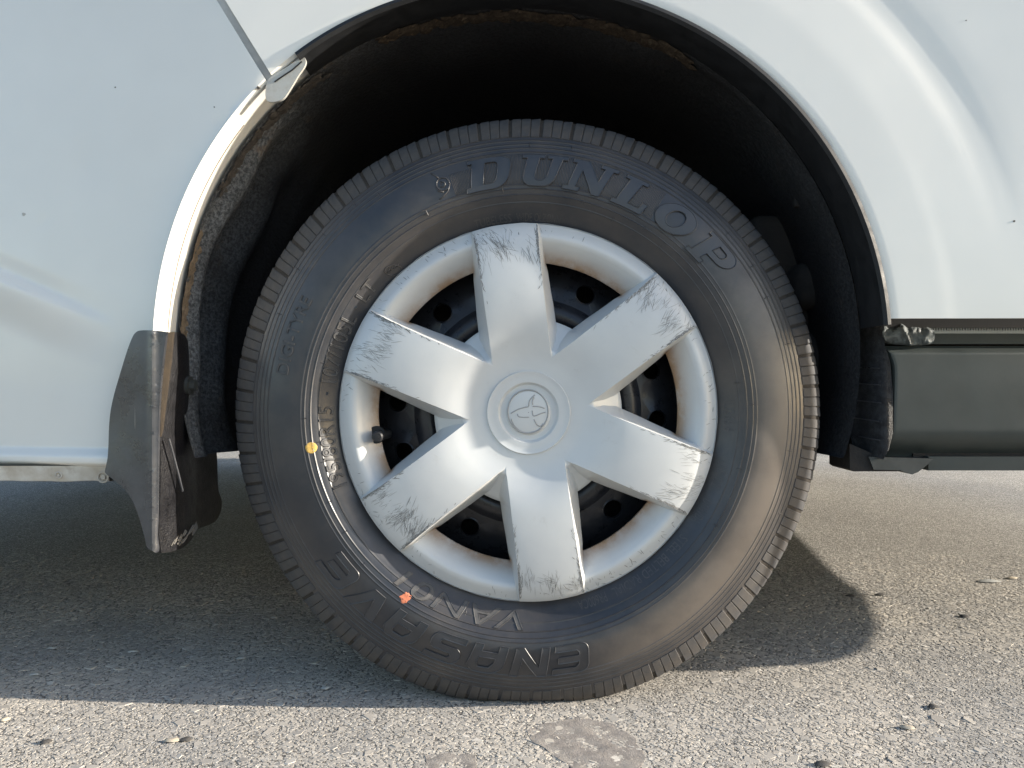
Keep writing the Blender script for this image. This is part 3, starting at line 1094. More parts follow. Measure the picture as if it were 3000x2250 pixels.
wheel['label'] = 'black pressed steel rear wheel with round vent holes'

V, Fc = lathe([(0.001, 0.075), (0.12, 0.075), (0.142, 0.082), (0.146, 0.10), (0.146, 0.115), (0.187, 0.118), (0.187, 0.125), (0.001, 0.125)], 64)
obj('brake_drum', V, Fc, UNDER, wheel, 35)
# tyre carcass with moulded ribs
full = list(PROF)
ribs_out = [(r, h) for r, h in ((0.3020, 0.0006), (0.3075, 0.0006), (0.3125, 0.0006), (0.3180, 0.0007), (0.2580, 0.0006), (0.2515, 0.0008), (0.2435, 0.0006), (0.2625, 0.0004))]
rs = sorted(set(list(np.linspace(0.201, 0.3230, 70)) + [rr + d for rr, _ in ribs_out for d in (-0.0010, -0.0005, 0.0, 0.0005, 0.0010)]))
prof = []
for r in rs:
    y = surf(r)
    for rr, h in ribs_out:
        q = abs(r - rr)
        if q < 0.00095: y -= h * (1 - q / 0.00095)
    prof.append((r, y))
prof += [(0.3245, 0.0034), (0.3300, 0.0070), (0.3388, 0.0138), (0.3470, 0.0214), (0.3525, 0.0300), (0.3550, 0.038), (0.3556, 0.060), (0.3554, 0.155), (0.349, 0.17), (0.340, 0.19), (0.31, 0.206), (0.28, 0.21), (0.24, 0.20), (0.215, 0.18)]
V, Fc = lathe(prof, 288)
for v in V:
    v.y -= bulge(math.hypot(v.x, v.z), v.z) * (1 if v.y < 0.06 else 0)
    if v.z < -ZC + 0.0015: v.z = -ZC + 0.0015
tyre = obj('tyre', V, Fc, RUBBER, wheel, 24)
tyre.data.materials.append(GROOVE)
for p in tyre.data.polygons:
    if sqrt(p.center.x ** 2 + p.center.z ** 2) > 0.3235 and p.center.y > 0.0026:
        p.material_index = 1
tyre['label'] = 'black van tyre with raised lettering and dusty sidewall'

# shoulder blocks: each with three lugs split by thin sipes
NB = 57
BP = [(0.3235, 0.0016), (0.3290, 0.0052), (0.3380, 0.0122), (0.3465, 0.0195), (0.3520, 0.0275), (0.3556, 0.0355), (0.3570, 0.0460), (0.3572, 0.0850)]


def block_mesh(name, skew):
    V, Fc = [], []
    pitch = 2 * pi / NB
    groove = 0.0038 / 0.35
    span = pitch - groove
    sip = 0.0006 / 0.35
    lw = (span - 2 * sip) / 3
    for l in range(3):
        a0 = -span / 2 + l * (lw + sip)
        b = len(V)
        fr = [0.0, 0.06, 0.94, 1.0]
        drop = [0.0007, 0, 0, 0.0007]
        for f, dr in zip(fr, drop):
            a = a0 + lw * f
            lift = 0.0010 * (f - 0.5) * (1 if l == 2 else 0.3)
            for i, (r, y) in enumerate(BP):
                an = -(a + skew * (i / 7.0))
                r2 = r - dr + (lift if i > 2 else 0)
                y2 = y + dr * 0.7
                V.append(Vector((r2 * cos(an), y2, r2 * sin(an))))
            for i, (r, y) in enumerate(BP):
                an = -(a + skew * (i / 7.0))
                V.append(Vector(((r - 0.007) * cos(an), y + 0.006, (r - 0.007) * sin(an))))
        nP = len(BP)
        row = 2 * nP
        for j in range(3):
            for i in range(nP - 1):
                Fc.append((b + j * row + i, b + (j + 1) * row + i, b + (j + 1) * row + i + 1, b + j * row + i + 1))
            Fc.append((b + j * row, b + j * row + nP, b + (j + 1) * row + nP, b + (j + 1) * row))
        for j in (0, 3):
            for i in range(nP - 1):
                q = (b + j * row + i, b + j * row + i + 1, b + j * row + nP + i + 1, b + j * row + nP + i)
                Fc.append(q if j == 0 else q[::-1])
    me = bpy.data.meshes.new(name)
    me.from_pydata([tuple(v) for v in V], [], Fc)
    b2 = bmesh.new(); b2.from_mesh(me)
    bmesh.ops.recalc_face_normals(b2, faces=b2.faces)
    b2.to_mesh(me); b2.free()
    return me


bmesh_a = block_mesh('tread_block', 0.010)
bmesh_a.materials.append(TREAD)
bmesh_a.shade_smooth(); bmesh_a.set_sharp_from_angle(angle=R_(35))
for k in range(NB):
    ang = 2 * pi * (k + 0.35) / NB
    me = bmesh_a
    low = ZC - RT * sin(-(ang - 3 * pi / 2)) if False else None
    # contact-patch blocks are squashed flat on the road
    dz = RT * sin(ang)
    if dz < -0.13:
        me = bmesh_a.copy()
        ca, sa = cos(ang), sin(ang)
        for v in me.vertices:
            x, z = v.co.x * ca - v.co.z * sa, v.co.x * sa + v.co.z * ca
            v.co.y -= bulge(0.33, z) * smooth(0.09, 0.02, v.co.y)
            z = max(z, -ZC + 0.0012)
            v.co.x, v.co.z = x * ca + z * sa, -x * sa + z * ca
    o = bpy.data.objects.new('tread_block', me)
    C.objects.link(o)
    o.parent = wheel
    o.rotation_euler = (0, -ang, 0)

# ---------------- lettering on the sidewall
def polar(u, v, w, th, r0, rm):
    a = th - u / rm
    r = r0 + v
    return Vector((r * cos(a), surf(r) - w - bulge(r, r * sin(a)), r * sin(a)))


def lettering(name, glyphs, th, r0, height, plate_h=0.0007, ridge=0.0, cell=0.004, mat=None):
    """glyphs: list of loop lists in metres (u, v) relative to arc start; one joined mesh of raised characters"""
    V, Fc = [], []
    rm = r0 + height / 2
    for loops in glyphs:
        bm = poly_fill(loops, cell)
        bm.verts.index_update()
        n = len(bm.verts)
        b = len(V)
        co = [(v.co.x, v.co.y) for v in bm.verts]
        V += [polar(u, v, plate_h, th, r0, rm) for u, v in co]
        V += [polar(u, v, -0.0004, th, r0, rm) for u, v in co]
        for f in bm.faces:
            Fc.append(tuple(b + v.index for v in f.verts))
        for e in bm.edges:
            if e.is_boundary:
                i, j = e.verts[0].index, e.verts[1].index
                Fc.append((b + i, b + j, b + n + j, b + n + i))
        bm.free()
        if ridge:
            for lp in loops:
                pts = []
                for i in range(len(lp)):
                    p, q = lp[i], lp[(i + 1) % len(lp)]
                    L = math.hypot(q[0] - p[0], q[1] - p[1])
                    m = max(1, int(L / 0.004))
                    for k in range(m):
                        pts.append(polar(p[0] + (q[0] - p[0]) * k / m, p[1] + (q[1] - p[1]) * k / m, plate_h, th, r0, rm))
                add_tube(V, Fc, pts, ridge, 5, True)
    me = bpy.data.meshes.new(name)
    me.from_pydata([tuple(v) for v in V], [], Fc)
    b2 = bmesh.new(); b2.from_mesh(me)
    bmesh.ops.recalc_face_normals(b2, faces=b2.faces)
    b2.to_mesh(me); b2.free()
    return link(name, me, mat or RUBBER, wheel, 30)


def arc2(cx, cy, rx, ry, a0, a1, n=10):
    return [(cx + rx * cos(R_(a0 + (a1 - a0) * i / n)), cy + ry * sin(R_(a0 + (a1 - a0) * i / n))) for i in range(n + 1)]


GL = {   # slab-serif capitals on a unit-height box
    'D': ([[(0, 0), (0, .13), (.14, .13), (.14, .87), (0, .87), (0, 1), (.9, 1)] + arc2(.9, .62, .42, .38, 80, 0, 6) + arc2(.9, .38, .42, .38, 0, -80, 6) + [(.9, 0)],
           [(.52, .17), (.78, .17)] + arc2(.78, .36, .16, .19, -80, 0, 5) + arc2(.78, .64, .16, .19, 0, 80, 5) + [(.78, .83), (.52, .83)]], 1.42),
    'U': ([[(0, 1), (0, .87), (.14, .87), (.14, .32)] + arc2(.50, .32, .36, .32, 190, 270, 5) + arc2(.86, .32, .30, .32, 270, 350, 5) + [(1.18, .87), (1.32, .87), (1.32, 1), (.74, 1), (.74, .87), (.88, .87), (.88, .36)] + arc2(.74, .32, .13, .14, -20, -90, 4) + arc2(.64, .32, .13, .14, 270, 190, 4) + [(.50, .36), (.50, .87), (.64, .87), (.64, 1)]], 1.42),
    'N': ([[(0, 0), (0, .13), (.14, .13), (.14, .87), (0, .87), (0, 1), (.44, 1), (.98, .42), (.98, .87), (.84, .87), (.84, 1), (1.36, 1), (1.36, .87), (1.22, .87), (1.22, 0), (.98, 0), (.38, .66), (.38, .13), (.52, .13), (.52, 0)]], 1.46),
    'L': ([[(0, 0), (0, .13), (.14, .13), (.14, .87), (0, .87), (0, 1), (.68, 1), (.68, .87), (.52, .87), (.52, .15), (.90, .15), (.90, .36), (1.08, .36), (1.08, 0)]], 1.20),
    'O': ([arc2(.66, .5, .64, .5, 0, 352, 28), arc2(.66, .5, .27, .30, 0, 352, 20)[::-1]], 1.42),
    'P': ([[(0, 0), (0, .13), (.14, .13), (.14, .87), (0, .87), (0, 1), (.86, 1)] + arc2(.90, .69, .36, .31, 85, -85, 9) + [(.52, .36), (.52, .13), (.68, .13), (.68, 0)],
           [(.52, .55), (.78, .55)] + arc2(.80, .69, .12, .14, -80, 80, 6) + [(.78, .83), (.52, .83)]], 1.30),
}
HD = 0.0385
r0 = 0.2610
for ch, thc in zip('DUNLOP', (99.2, 86.6, 75.0, 63.5, 52.4, 40.6)):
    loops, wd = GL[ch]
    sx = HD * 0.98
    L2 = [[((p[0] - wd / 2 + 0.26 * (p[1] - .5)) * sx, p[1] * HD) for p in lp] for lp in loops]
    o = lettering('raised_letter', [L2], R_(thc), r0, HD, 0.0013, 0.00065, 0.0045, LETTER)
    o['label'] = 'raised tyre letter ' + ch

# fine moulded hatching behind the first letters
V, Fc = [], []
for th in np.arange(58, 108.5, 0.36):
    a = R_(th)
    lo, hi = 0.2632, 0.3000
    if th > 104: hi = 0.290
    pts = [Vector((r * cos(a), surf(r) - 0.00005, r * sin(a))) for r in np.linspace(lo, hi, 7)]
    add_tube(V, Fc, pts, 0.00048, 3)
tag(obj('hatched_band', V, Fc, mat_simple('hatch_rubber', (0.105, 0.088, 0.074), 0.6, 0.3), wheel, 180), kind='stuff')


def text_loops(txt, height, xscale=1.0, shear=0.0, spacing=1.0):
    cu = bpy.data.curves.new('t', 'FONT')
    cu.body = txt
    cu.size = 1.0
    cu.fill_mode = 'NONE'
    cu.resolution_u = 3
    cu.space_character = spacing
    o = bpy.data.objects.new('t', cu)
    C.objects.link(o)
    dg = bpy.context.evaluated_depsgraph_get()
    me = bpy.data.meshes.new_from_object(o.evaluated_get(dg))
    bpy.data.objects.remove(o)
    bpy.data.curves.remove(cu)
    adj = {}
    for e in me.edges:
        a, b = e.vertices
        adj.setdefault(a, []).append(b); adj.setdefault(b, []).append(a)
    co = [(v.co.x, v.co.y) for v in me.vertices]
    seen, loops = set(), []
    for s in adj:
        if s in seen: continue
        lp, cur, prev = [s], s, None
        seen.add(s)
        while True:
            nx = [q for q in adj[cur] if q != prev and q not in seen]
            if not nx: break
            prev, cur = cur, nx[0]
            seen.add(cur); lp.append(cur)
        if len(lp) > 2: loops.append([co[i] for i in lp])
    bpy.data.meshes.remove(me)
    k = height / 0.70
    out = [[((x + shear * y) * k * xscale, y * k) for x, y in lp] for lp in loops]
    # group holes with the outer loop that contains them
    def area(lp): return sum(lp[i][0] * lp[(i + 1) % len(lp)][1] - lp[(i + 1) % len(lp)][0] * lp[i][1] for i in range(len(lp))) / 2
    def inside(p, lp):
        c = False
        for i in range(len(lp)):
            (x1, y1), (x2, y2) = lp[i], lp[i - 1]
            if (y1 > p[1]) != (y2 > p[1]) and p[0] < (x2 - x1) * (p[1] - y1) / (y2 - y1) + x1: c = not c
        return c
    out.sort(key=lambda l: -abs(area(l)))
    gl = []
    for lp in out:
        for g in gl:
            if inside(lp[0], g[0]):
                g.append(lp); break
        else:
            gl.append([lp])
    return gl


def arc_text(txt, th_start, th_end, r0, height, plate=0.0006, ridge=0.0, shear=0.0, spacing=1.0, cell=0.005, mat=None, name='raised_lettering'):
    gl = text_loops(txt, height, 1.0, shear, spacing)
    us = [p[0] for g in gl for lp in g for p in lp]
    u0, u1 = min(us), max(us)
    want = R_(th_start - th_end) * (r0 + height / 2)
    k = want / (u1 - u0)
    gl = [[[((p[0] - u0) * k, p[1]) for p in lp] for lp in g] for g in gl]
    o = lettering(name, gl, R_(th_start), r0, height, plate, ridge, cell, mat or WORN_LIT)
    o['label'] = 'raised tyre lettering ' + txt
    return o


# ENASAVE: broad rounded italics, one object for each letter
def bar(x0, x1, y0, y1): return [(x0, y0), (x1, y0), (x1, y1), (x0, y1)]
EN = {
    'E': ([[(1.2, 0), (.28, 0)] + arc2(.28, .26, .28, .26, 265, 185, 5) + arc2(.28, .74, .28, .26, 175, 95, 5) + [(1.2, 1), (1.2, .80), (.42, .80), (.32, .70), (.32, .60), (1.05, .60), (1.05, .40), (.32, .40), (.32, .30), (.42, .20), (1.2, .20)]], 1.2),
    'N': ([[(0, 0), (0, 1), (.30, 1), (.92, .34), (.92, 1), (1.2, 1), (1.2, 0), (.92, 0), (.28, .68), (.28, 0)]], 1.2),
    'A': ([[(0, 0), (0, .55)] + arc2(.45, .6, .45, .4, 180, 95, 5) + [(.95, 1), (1.2, .8), (1.2, 0), (.9, 0), (.9, .24), (.30, .24), (.30, 0)], [(.34, .44), (.34, .60), (.46, .80), (.82, .80), (.9, .70), (.9, .44)]], 1.2),
    'S': ([[(0, 0), (0, .20), (.82, .20), (.88, .30), (.80, .40), (.28, .40)] + arc2(.26, .70, .26, .30, 260, 100, 7) + [(1.16, 1), (1.16, .80), (.40, .80), (.32, .70), (.40, .60), (.92, .60)] + arc2(.94, .30, .26, .30, 80, -80, 7)], 1.2),
    'V': ([[(.36, 0), (0, 1), (.32, 1), (.60, .26), (.94, 1), (1.26, 1), (.84, 0)]], 1.2),
}
HE = 0.0340
for ch, thc in zip('ENASAVE', (-80.2, -89.6, -99.6, -109.6, -120.0, -130.0, -140.2)):
    loops, wd = EN[ch]
    sx = HE * 0.98
    L2 = [[((p[0] - wd / 2 + 0.22 * (p[1] - .5)) * sx, p[1] * HE) for p in lp] for lp in loops]
    o = lettering('raised_letter', [L2], R_(thc), 0.2680, HE, 0.0011, 0.0008, 0.005, LETTER)
    o['label'] = 'raised tyre letter ' + ch

arc_text('VAN01', -91.5, -128.5, 0.2320, 0.0185, 0.0006, 0.0005, 0.18)
arc_text('195/80R15', 201.5, 178.3, 0.2285, 0.0145, 0.0011, 0.0004)
arc_text('107/105L', 171.5, 151.2, 0.2285, 0.0145, 0.0011, 0.0004)
arc_text('LT', 146.0, 140.0, 0.2290, 0.0130, 0.0011, 0.0004)
arc_text('DIGI-TYRE', 171.0, 152.5, 0.2810, 0.0150, 0.0008, 0.0003)
arc_text('TUBELESS', 106.0, 95.0, 0.2250, 0.0085, 0.0004)
arc_text('WIDE OLZONN', 93.5, 80.5, 0.2250, 0.0085, 0.0003)
arc_text('1U266 6', 3.5, -5.5, 0.2300, 0.0095, 0.0005)
arc_text('UN9VDO', -14.0, -22.0, 0.2300, 0.0095, 0.0005)
arc_text('DO9VDA', -26.0, -33.5, 0.2290, 0.0090, 0.0004)
arc_text('STEEL BELTED RADIAL', -38.5, -65.0, 0.2290, 0.0090, 0.0004)
arc_text('PR600CA', -67.0, -75.5, 0.2290, 0.0090, 0.0004)


def surf_tube(name, path, rad, label=None, w=0.0003, closed=False, mat=None):
    V, Fc = [], []
    for pts in path:
        P3 = []
        for (px, py) in pts:
            x, z = (px - 1548) / 2503.0, (1202 - py) / 2503.0
            r = math.hypot(x, z)
            k = (0.9 + surf(r)) / 0.9
            x, z = x * k, z * k
            P3.append(Vector((x, surf(math.hypot(x, z)) - w, z)))
        add_tube(V, Fc, P3, rad, 5)
    o = obj(name, V, Fc, mat or RUBBER, wheel, 180)
    if label: o['label'] = label
    return o


# arrow-and-D emblem before the name, round approval mark, separators
ci = lambda cx, cy, rx, ry=None, n=22: [(cx + rx * cos(a), cy + (ry or rx) * sin(a)) for a in np.linspace(0, 2 * pi, n)]
surf_tube('moulded_emblem', [ci(1297, 533, 19), [(1284, 516), (1274, 508), (1262, 502)], [(1318, 530), (1312, 552), (1300, 566), (1287, 577)], [(1277, 540), (1283, 553), (1300, 556)], [(1291, 526), (1291, 541), (1301, 540), (1304, 533), (1300, 527), (1291, 526)]], 0.0009, 'round moulded arrow emblem on the tyre')
surf_tube('approval_mark', [ci(1152, 786, 26, 16)] + [[(1134 + 9 * k, 795 - 9 * k * .7), (1142 + 9 * k, 780 - 9 * k * .5)] for k in range(4)], 0.0007, 'oval moulded approval mark')
for th, r in ((174.6, 0.236), (148.6, 0.236)):
    V, Fc = [], []
    p = Vector((r * cos(R_(th)), surf(r) + 0.0002, r * sin(R_(th))))
    add_tube(V, Fc, [p, p - Vector((0, 0.001, 0))], 0.0020, 10)
    obj('separator_dot', V, Fc, RUBBER, wheel)
# mould vent nibs and radial ticks along the ribs
V, Fc = [], []
for k in range(44):
    th = R_(k * 360 / 44 + random.uniform(-3, 3))
    r = random.choice((0.2435, 0.2515, 0.258, 0.3075, 0.3125, 0.318))
    pts = [Vector(((r + d) * cos(th), surf(r + d) - 0.0006, (r + d) * sin(th))) for d in (-0.003, 0, 0.003)]
    add_tube(V, Fc, pts, 0.00045, 4)
tag(obj('mould_tick', V, Fc, RUBBER, wheel), kind='stuff')


def paint_dot(name, px, py, rad, mat, label, jag):
    x, z = (px - 1548) / 2503.0, (1202 - py) / 2503.0
    V, Fc = [], []
    n = 26
    rings = (0.0, 0.35, 0.7, 0.9, 1.0)
    for k, q in enumerate(rings):
        for i in range(n):
            a = 2 * pi * i / n
            rr = rad * q * (1 + (jag * mnoise.noise(Vector((cos(a) * 2.2, sin(a) * 2.2, rad * 900))) if k > 2 else 0))
            X, Z = x + rr * cos(a), z + rr * sin(a)
            r = math.hypot(X, Z)
            y = surf(r) - bulge(r, Z)
            for r2, h in ribs_out:
                d = abs(r - r2)
                if d < 0.00095: y -= h * (1 - d / 0.00095)
            V.append(Vector((X, y - (0.0003 if k < 4 else -0.0003), Z)))
    o = obj(name, V, grid_faces(len(rings), n, False) + [(k * n + n - 1, k * n, (k + 1) * n, (k + 1) * n + n - 1) for k in range(len(rings) - 1)], mat, wheel, 60)
    o['label'] = label


paint_dot('balance_dot', 921, 1303, 0.0068, YELLOW, 'yellow painted balance dot on the tyre', 0.08)
paint_dot('balance_dot', 1193, 1734, 0.0064, ORANGE, 'ragged orange painted dot on the tyre', 0.5)

# ---------------- hubcap (wheel cover)
FACE = [(0.0, -0.0052), (0.045, -0.0052), (0.055, -0.0058), (0.066, -0.0072), (0.080, -0.0105), (0.095, -0.0140), (0.115, -0.0168), (0.140, -0.0180), (0.165, -0.0172), (0.185, -0.0150), (0.203, -0.0110), (0.2160, -0.0045), (0.2215, 0.0002)]
FACE = [(p.x, p.y) for p in catmull([(a, b, 0) for a, b in FACE], 5)]
WIN = [(0.0, -0.005), (0.0700, -0.0078), (0.0770, -0.0070), (0.0800, -0.0040), (0.1000, 0.0095), (0.1090, 0.0150), (0.1120, 0.0185),
       (0.1770, 0.0185), (0.1800, 0.0158), (0.1850, 0.0120), (0.1915, 0.0062), (0.1965, 0.0010), (0.2010, -0.0028), (0.2050, -0.0042), (0.2090, -0.0034), (0.2160, 0.0004), (0.2215, 0.0036)]
WIN_S = WIN
R_H0, R_H1 = 0.1120, 0.1785     # window opening


def fw(r):                      # half width of a spoke's face (metres)
    return interp([(0.0, 0.0), (0.0700, 0.0345), (0.0800, 0.0342), (0.10, 0.0342), (0.15, 0.0348), (0.19, 0.0362), (0.2225, 0.0385)], r)


def ww(r):                      # width of the sloping spoke wall
    return interp([(0.0700, 0.0005), (0.0780, 0.0022), (0.0900, 0.0080), (0.1050, 0.0125), (0.1300, 0.0118), (0.1700, 0.0092), (0.1950, 0.0052), (0.2080, 0.0026), (0.2225, 0.0016)], r)


def face_y(r, q):
    return interp(FACE, r) - 0.0012 * (1 - min(1, abs(q)) ** 2.5) * smooth(0.07, 0.12, r)


rows = sorted(set([0.0475] + list(np.linspace(0.050, 0.0765, 10)) + list(np.linspace(0.078, 0.1115, 16)) + [R_H0, 0.1135] + list(np.linspace(0.118, 0.170, 14)) + [0.1770, R_H1] + list(np.linspace(0.1800, 0.2060, 17)) + list(np.linspace(0.208, 0.2215, 8))))
fs_ = [0, .2, .4, .6, .78, .9, .965, 1.0]
wsx = [.10, .3, .5, .7, .9, 1.0]
gs = [.08, .2, .4, .6, .8, 1.0]
cols = len(fs_) + len(wsx) + len(gs)
V, Fc = [], []
SP0 = 37.3
idx = {}
for k in range(6):
    base_a = R_(SP0 + 60 * k)
    for side in (1, -1):
        grid = []
        for r in rows:
            line = []
            hf = math.asin(min(1, fw(r) / r)) if fw(r) / r < 0.5 else R_(29.2)
            hf = min(hf, R_(29.2))
            hw_ = min(math.asin(min(0.5, (fw(r) + ww(r)) / r)) if (fw(r) + ww(r)) / r < 0.5 else R_(30), R_(30))
            hw_ = max(hw_, hf + R_(0.05))
            yw = interp(WIN_S, r)
            yf = interp(FACE, r)
            blend = smooth(0.068, 0.080, r)
            for q in fs_:
                line.append((q * hf, face_y(r, q)))
            for q in wsx:
                a = hf + (hw_ - hf) * q
                yfe = yf
                line.append((a, yfe + (yw - yfe) * (q ** 0.9) * blend))
            for q in gs:
                line.append((hw_ + (R_(30) - hw_) * q, yf + (yw - yf) * blend))
            grid.append(line)
        b = len(V)
        for r, line in zip(rows, grid):
            for a, y in line:
                an = base_a + side * a
                V.append(Vector((r * cos(an), y, r * sin(an))))
        for i in range(len(rows) - 1):
            rmid = (rows[i] + rows[i + 1]) / 2
            for j in range(cols - 1):
                if j >= len(fs_) + len(wsx) - 1 and R_H0 < rmid < R_H1:
                    continue
                q = (b + i * cols + j, b + i * cols + j + 1, b + (i + 1) * cols + j + 1, b + (i + 1) * cols + j)
                Fc.append(q if side == 1 else q[::-1])
# outer rolled edge
nE = 240
b = len(V)
for i in range(nE):
    a = 2 * pi * i / nE
    for r, y in ((0.2217, 0.0026), (0.2226, 0.0042), (0.2224, 0.0080), (0.2200, 0.0095)):
        j = 0.0006 * mnoise.noise(Vector((cos(a) * 14, sin(a) * 14, 5)))
        V.append(Vector(((r + j) * cos(a), y, (r + j) * sin(a))))
for i in range(nE):
    i2 = (i + 1) % nE
    for j in range(3):
        Fc.append((b + i * 4 + j, b + i2 * 4 + j, b + i2 * 4 + j + 1, b + i * 4 + j + 1))
me = bpy.data.meshes.new('hubcap')
me.from_pydata([tuple(v) for v in V], [], Fc)
b2 = bmesh.new(); b2.from_mesh(me)
bmesh.ops.remove_doubles(b2, verts=b2.verts, dist=0.00012)
bmesh.ops.recalc_face_normals(b2, faces=b2.faces)
b2.to_mesh(me); b2.free()
s = sum(p.normal.y * p.area for p in me.polygons)
if s > 0: me.flip_normals()
hubcap = link('hubcap', me, SILVER, wheel, 32)
rim(hubcap.data, 0.0035, 32)
hubcap['label'] = 'scuffed silver six-spoke plastic wheel cover'

# centre cap and emblem
V, Fc = lathe([(0.0485, -0.0040), (0.0487, -0.0066), (0.0480, -0.0074), (0.0466, -0.0072), (0.0450, -0.0066), (0.0400, -0.0066), (0.0352, -0.0062), (0.0338, -0.0045), (0.0325, -0.0030), (0.0300, -0.0026), (0.0262, -0.0030), (0.0250, -0.0048), (0.0235, -0.0052), (0.012, -0.0058), (0.0004, -0.0060)], 120)
obj('centre_cap', V, [f[::-1] for f in Fc], SILVER, wheel, 28)


def zc_(u, v): return ((1350 + u / 4.1475 - 1551) / 2503.0, (1206 - (1000 + v / 4.1475)) / 2503.0)


em = [[(828 + 243 * cos(a), 842 + 262 * sin(a)) for a in np.linspace(0, 2 * pi, 40)],
      [(620, 865), (700, 820), (770, 797), (830, 785)], [(885, 780), (960, 782), (1030, 805)],
      [(835, 780), (845, 720), (870, 680), (910, 640)], [(885, 760), (880, 720), (900, 670)],
      [(700, 870), (715, 902), (780, 912), (840, 912)], [(880, 830), (890, 890), (935, 888), (980, 868), (1040, 850)],
      [(900, 935), (935, 1000), (980, 1020), (1010, 990)], [(625, 930), (660, 1010), (740, 1080), (830, 1100), (940, 1075), (975, 1045)]]
V, Fc = [], []
for k, line in enumerate(em):
    P3 = []
    pts = catmull([(a, b, 0) for a, b in line], 4)
    for p in pts:
        x, z = zc_(p.x, p.y)
        r = math.hypot(x, z)
        P3.append(Vector((x, -0.0058 + 0.0008 * (r / 0.025) ** 2, z)))
    add_tube(V, Fc, P3, 0.0008 if k else 0.0009, 6)
obj('emblem', V, Fc, mat_simple('emblem_shade_grey', (0.33, 0.335, 0.335), 0.4, 0.1), wheel, 180)['label'] = 'low relief oval emblem of crossing ellipses'  # darker grey paints in the shading along the relief lines

# valve stem
V, Fc = [], []
c = Vector(((1108 - 1548) / 2503.0, 0, (1202 - 1272) / 2503.0))
add_tube(V, Fc, [c + Vector((0.004, 0.045, 0)), c + Vector((0.002, 0.020, 0)), c + Vector((0, 0.004, 0))], 0.0058, 12)
add_tube(V, Fc, [c + Vector((0, 0.008, 0)), c + Vector((0, -0.0055, 0)), c + Vector((0, -0.0072, 0))], lambda u: 0.0066 if u < 0.8 else 0.0048, 14)
add_tube(V, Fc, [c + Vector((0, -0.006, 0)), c + Vector((0, -0.0085, 0))], 0.0022, 10)
obj('valve_stem', V, Fc, CAPRUB, wheel)
V, Fc = [], []
c2 = c + Vector((-0.004, 0.0105, 0.001))
add_tube(V, Fc, [c2, c2 + Vector((0, 0.004, 0))], 0.0105, 18)
obj('valve_recess', V, Fc, SEAL, wheel)

# scuffs: bundles of short hairline scratches on the spoke ends, plus chipped edges
def scratch(V, Fc, r, a, ang, L, wdt):
    """ribbon along the face from polar point (r, a) heading at angle ang from radial"""
    n = 4
    pts = []
    for i in range(n + 1):
        s = L * i / n
        x, z = r * cos(a) + s * cos(a + ang) , r * sin(a) + s * sin(a + ang)
        rr = math.hypot(x, z)
        if rr > 0.2205: break
        aa = atan2(z, x)
        rel = (math.degrees(aa) - SP0 + 30) % 60 - 30
        q = rr * sin(R_(abs(rel))) / fw(rr)
        if q < 1.0: y = face_y(rr, q)
        else:
            if rr < 0.2045 or q < 1 + ww(rr) / fw(rr): break
            y = interp(WIN_S, rr)
        pts.append((Vector((x, y - 0.00022, z)), i / n))
    if len(pts) < 2: return
    b = len(V)
    for k, (p, t) in enumerate(pts):
        d = (pts[min(k + 1, len(pts) - 1)][0] - pts[max(k - 1, 0)][0]).normalized()
        sd_ = Vector((d.z, 0, -d.x))
        hw2 = wdt * 0.5 * (0.25 + 0.75 * sin(pi * min(0.97, max(0.06, t))))
        V.append(p + sd_ * hw2); V.append(p - sd_ * hw2)
    for k in range(len(pts) - 1):
        Fc.append((b + 2 * k, b + 2 * k + 1, b + 2 * k + 3, b + 2 * k + 2))


spoke_dens = {37.3: (70, 0.200), 97.3: (85, 0.196), 157.3: (85, 0.192), 217.3: (100, 0.190), 277.3: (90, 0.200), 337.3: (55, 0.196)}
for sa, (num, rc) in spoke_dens.items():
    V, Fc = [], []
    NCL = random.choice((5, 7, 9, 12))
    LEN = random.uniform(0.7, 1.7)
    for c in range(NCL):
        cq = random.uniform(-.92, .92) if c > 2 else (-.9, .1, .85)[c]
        cr_ = rc + random.gauss(0, 0.006) - 0.010 * abs(cq) ** 2 * random.random()
        ca = random.gauss(0.15, 0.35)
        for _ in range(num // 6 + random.randint(0, 12)):
            r = cr_ + random.gauss(0, 0.0045)
            q = cq + random.gauss(0, 0.13)
            a = R_(sa) + math.asin(max(-.99, min(.99, q)) * fw(r) / r)
            scratch(V, Fc, r, a, ca + random.gauss(0, .22) + (pi if random.random() < .5 else 0), LEN * random.uniform(0.002, 0.013), random.uniform(.00013, .00045))
    # worn edges of the spoke
    for side in (-1, 1):
        for _ in range(120):
            r = random.triangular(random.choice((0.12, 0.16, 0.18)), 0.219, 0.205)
            q = side * (1 - abs(random.gauss(0, .035)))
            a = R_(sa) + math.asin(max(-.995, min(.995, q)) * fw(r) / r)
            scratch(V, Fc, r, a, random.gauss(0, .25) + (0 if random.random() < .5 else pi), random.uniform(0.002, 0.008), random.uniform(.0003, .0009))
    tag(obj('scuff_marks', V, Fc, SCUFF, wheel, None), kind='stuff')
V, Fc = [], []
for _ in range(230):            # nicks along the outer ring
    a = random.uniform(0, 2 * pi)
    if mnoise.noise(Vector((cos(a) * 3, sin(a) * 3, 1))) < -0.12: continue
    scratch(V, Fc, random.uniform(0.208, 0.219), a, random.gauss(0.3, .5) + random.choice((0, pi)), random.uniform(.002, .008), random.uniform(.0003, .0009))
tag(obj('scuff_marks', V, Fc, SCUFF, wheel, None), kind='stuff')

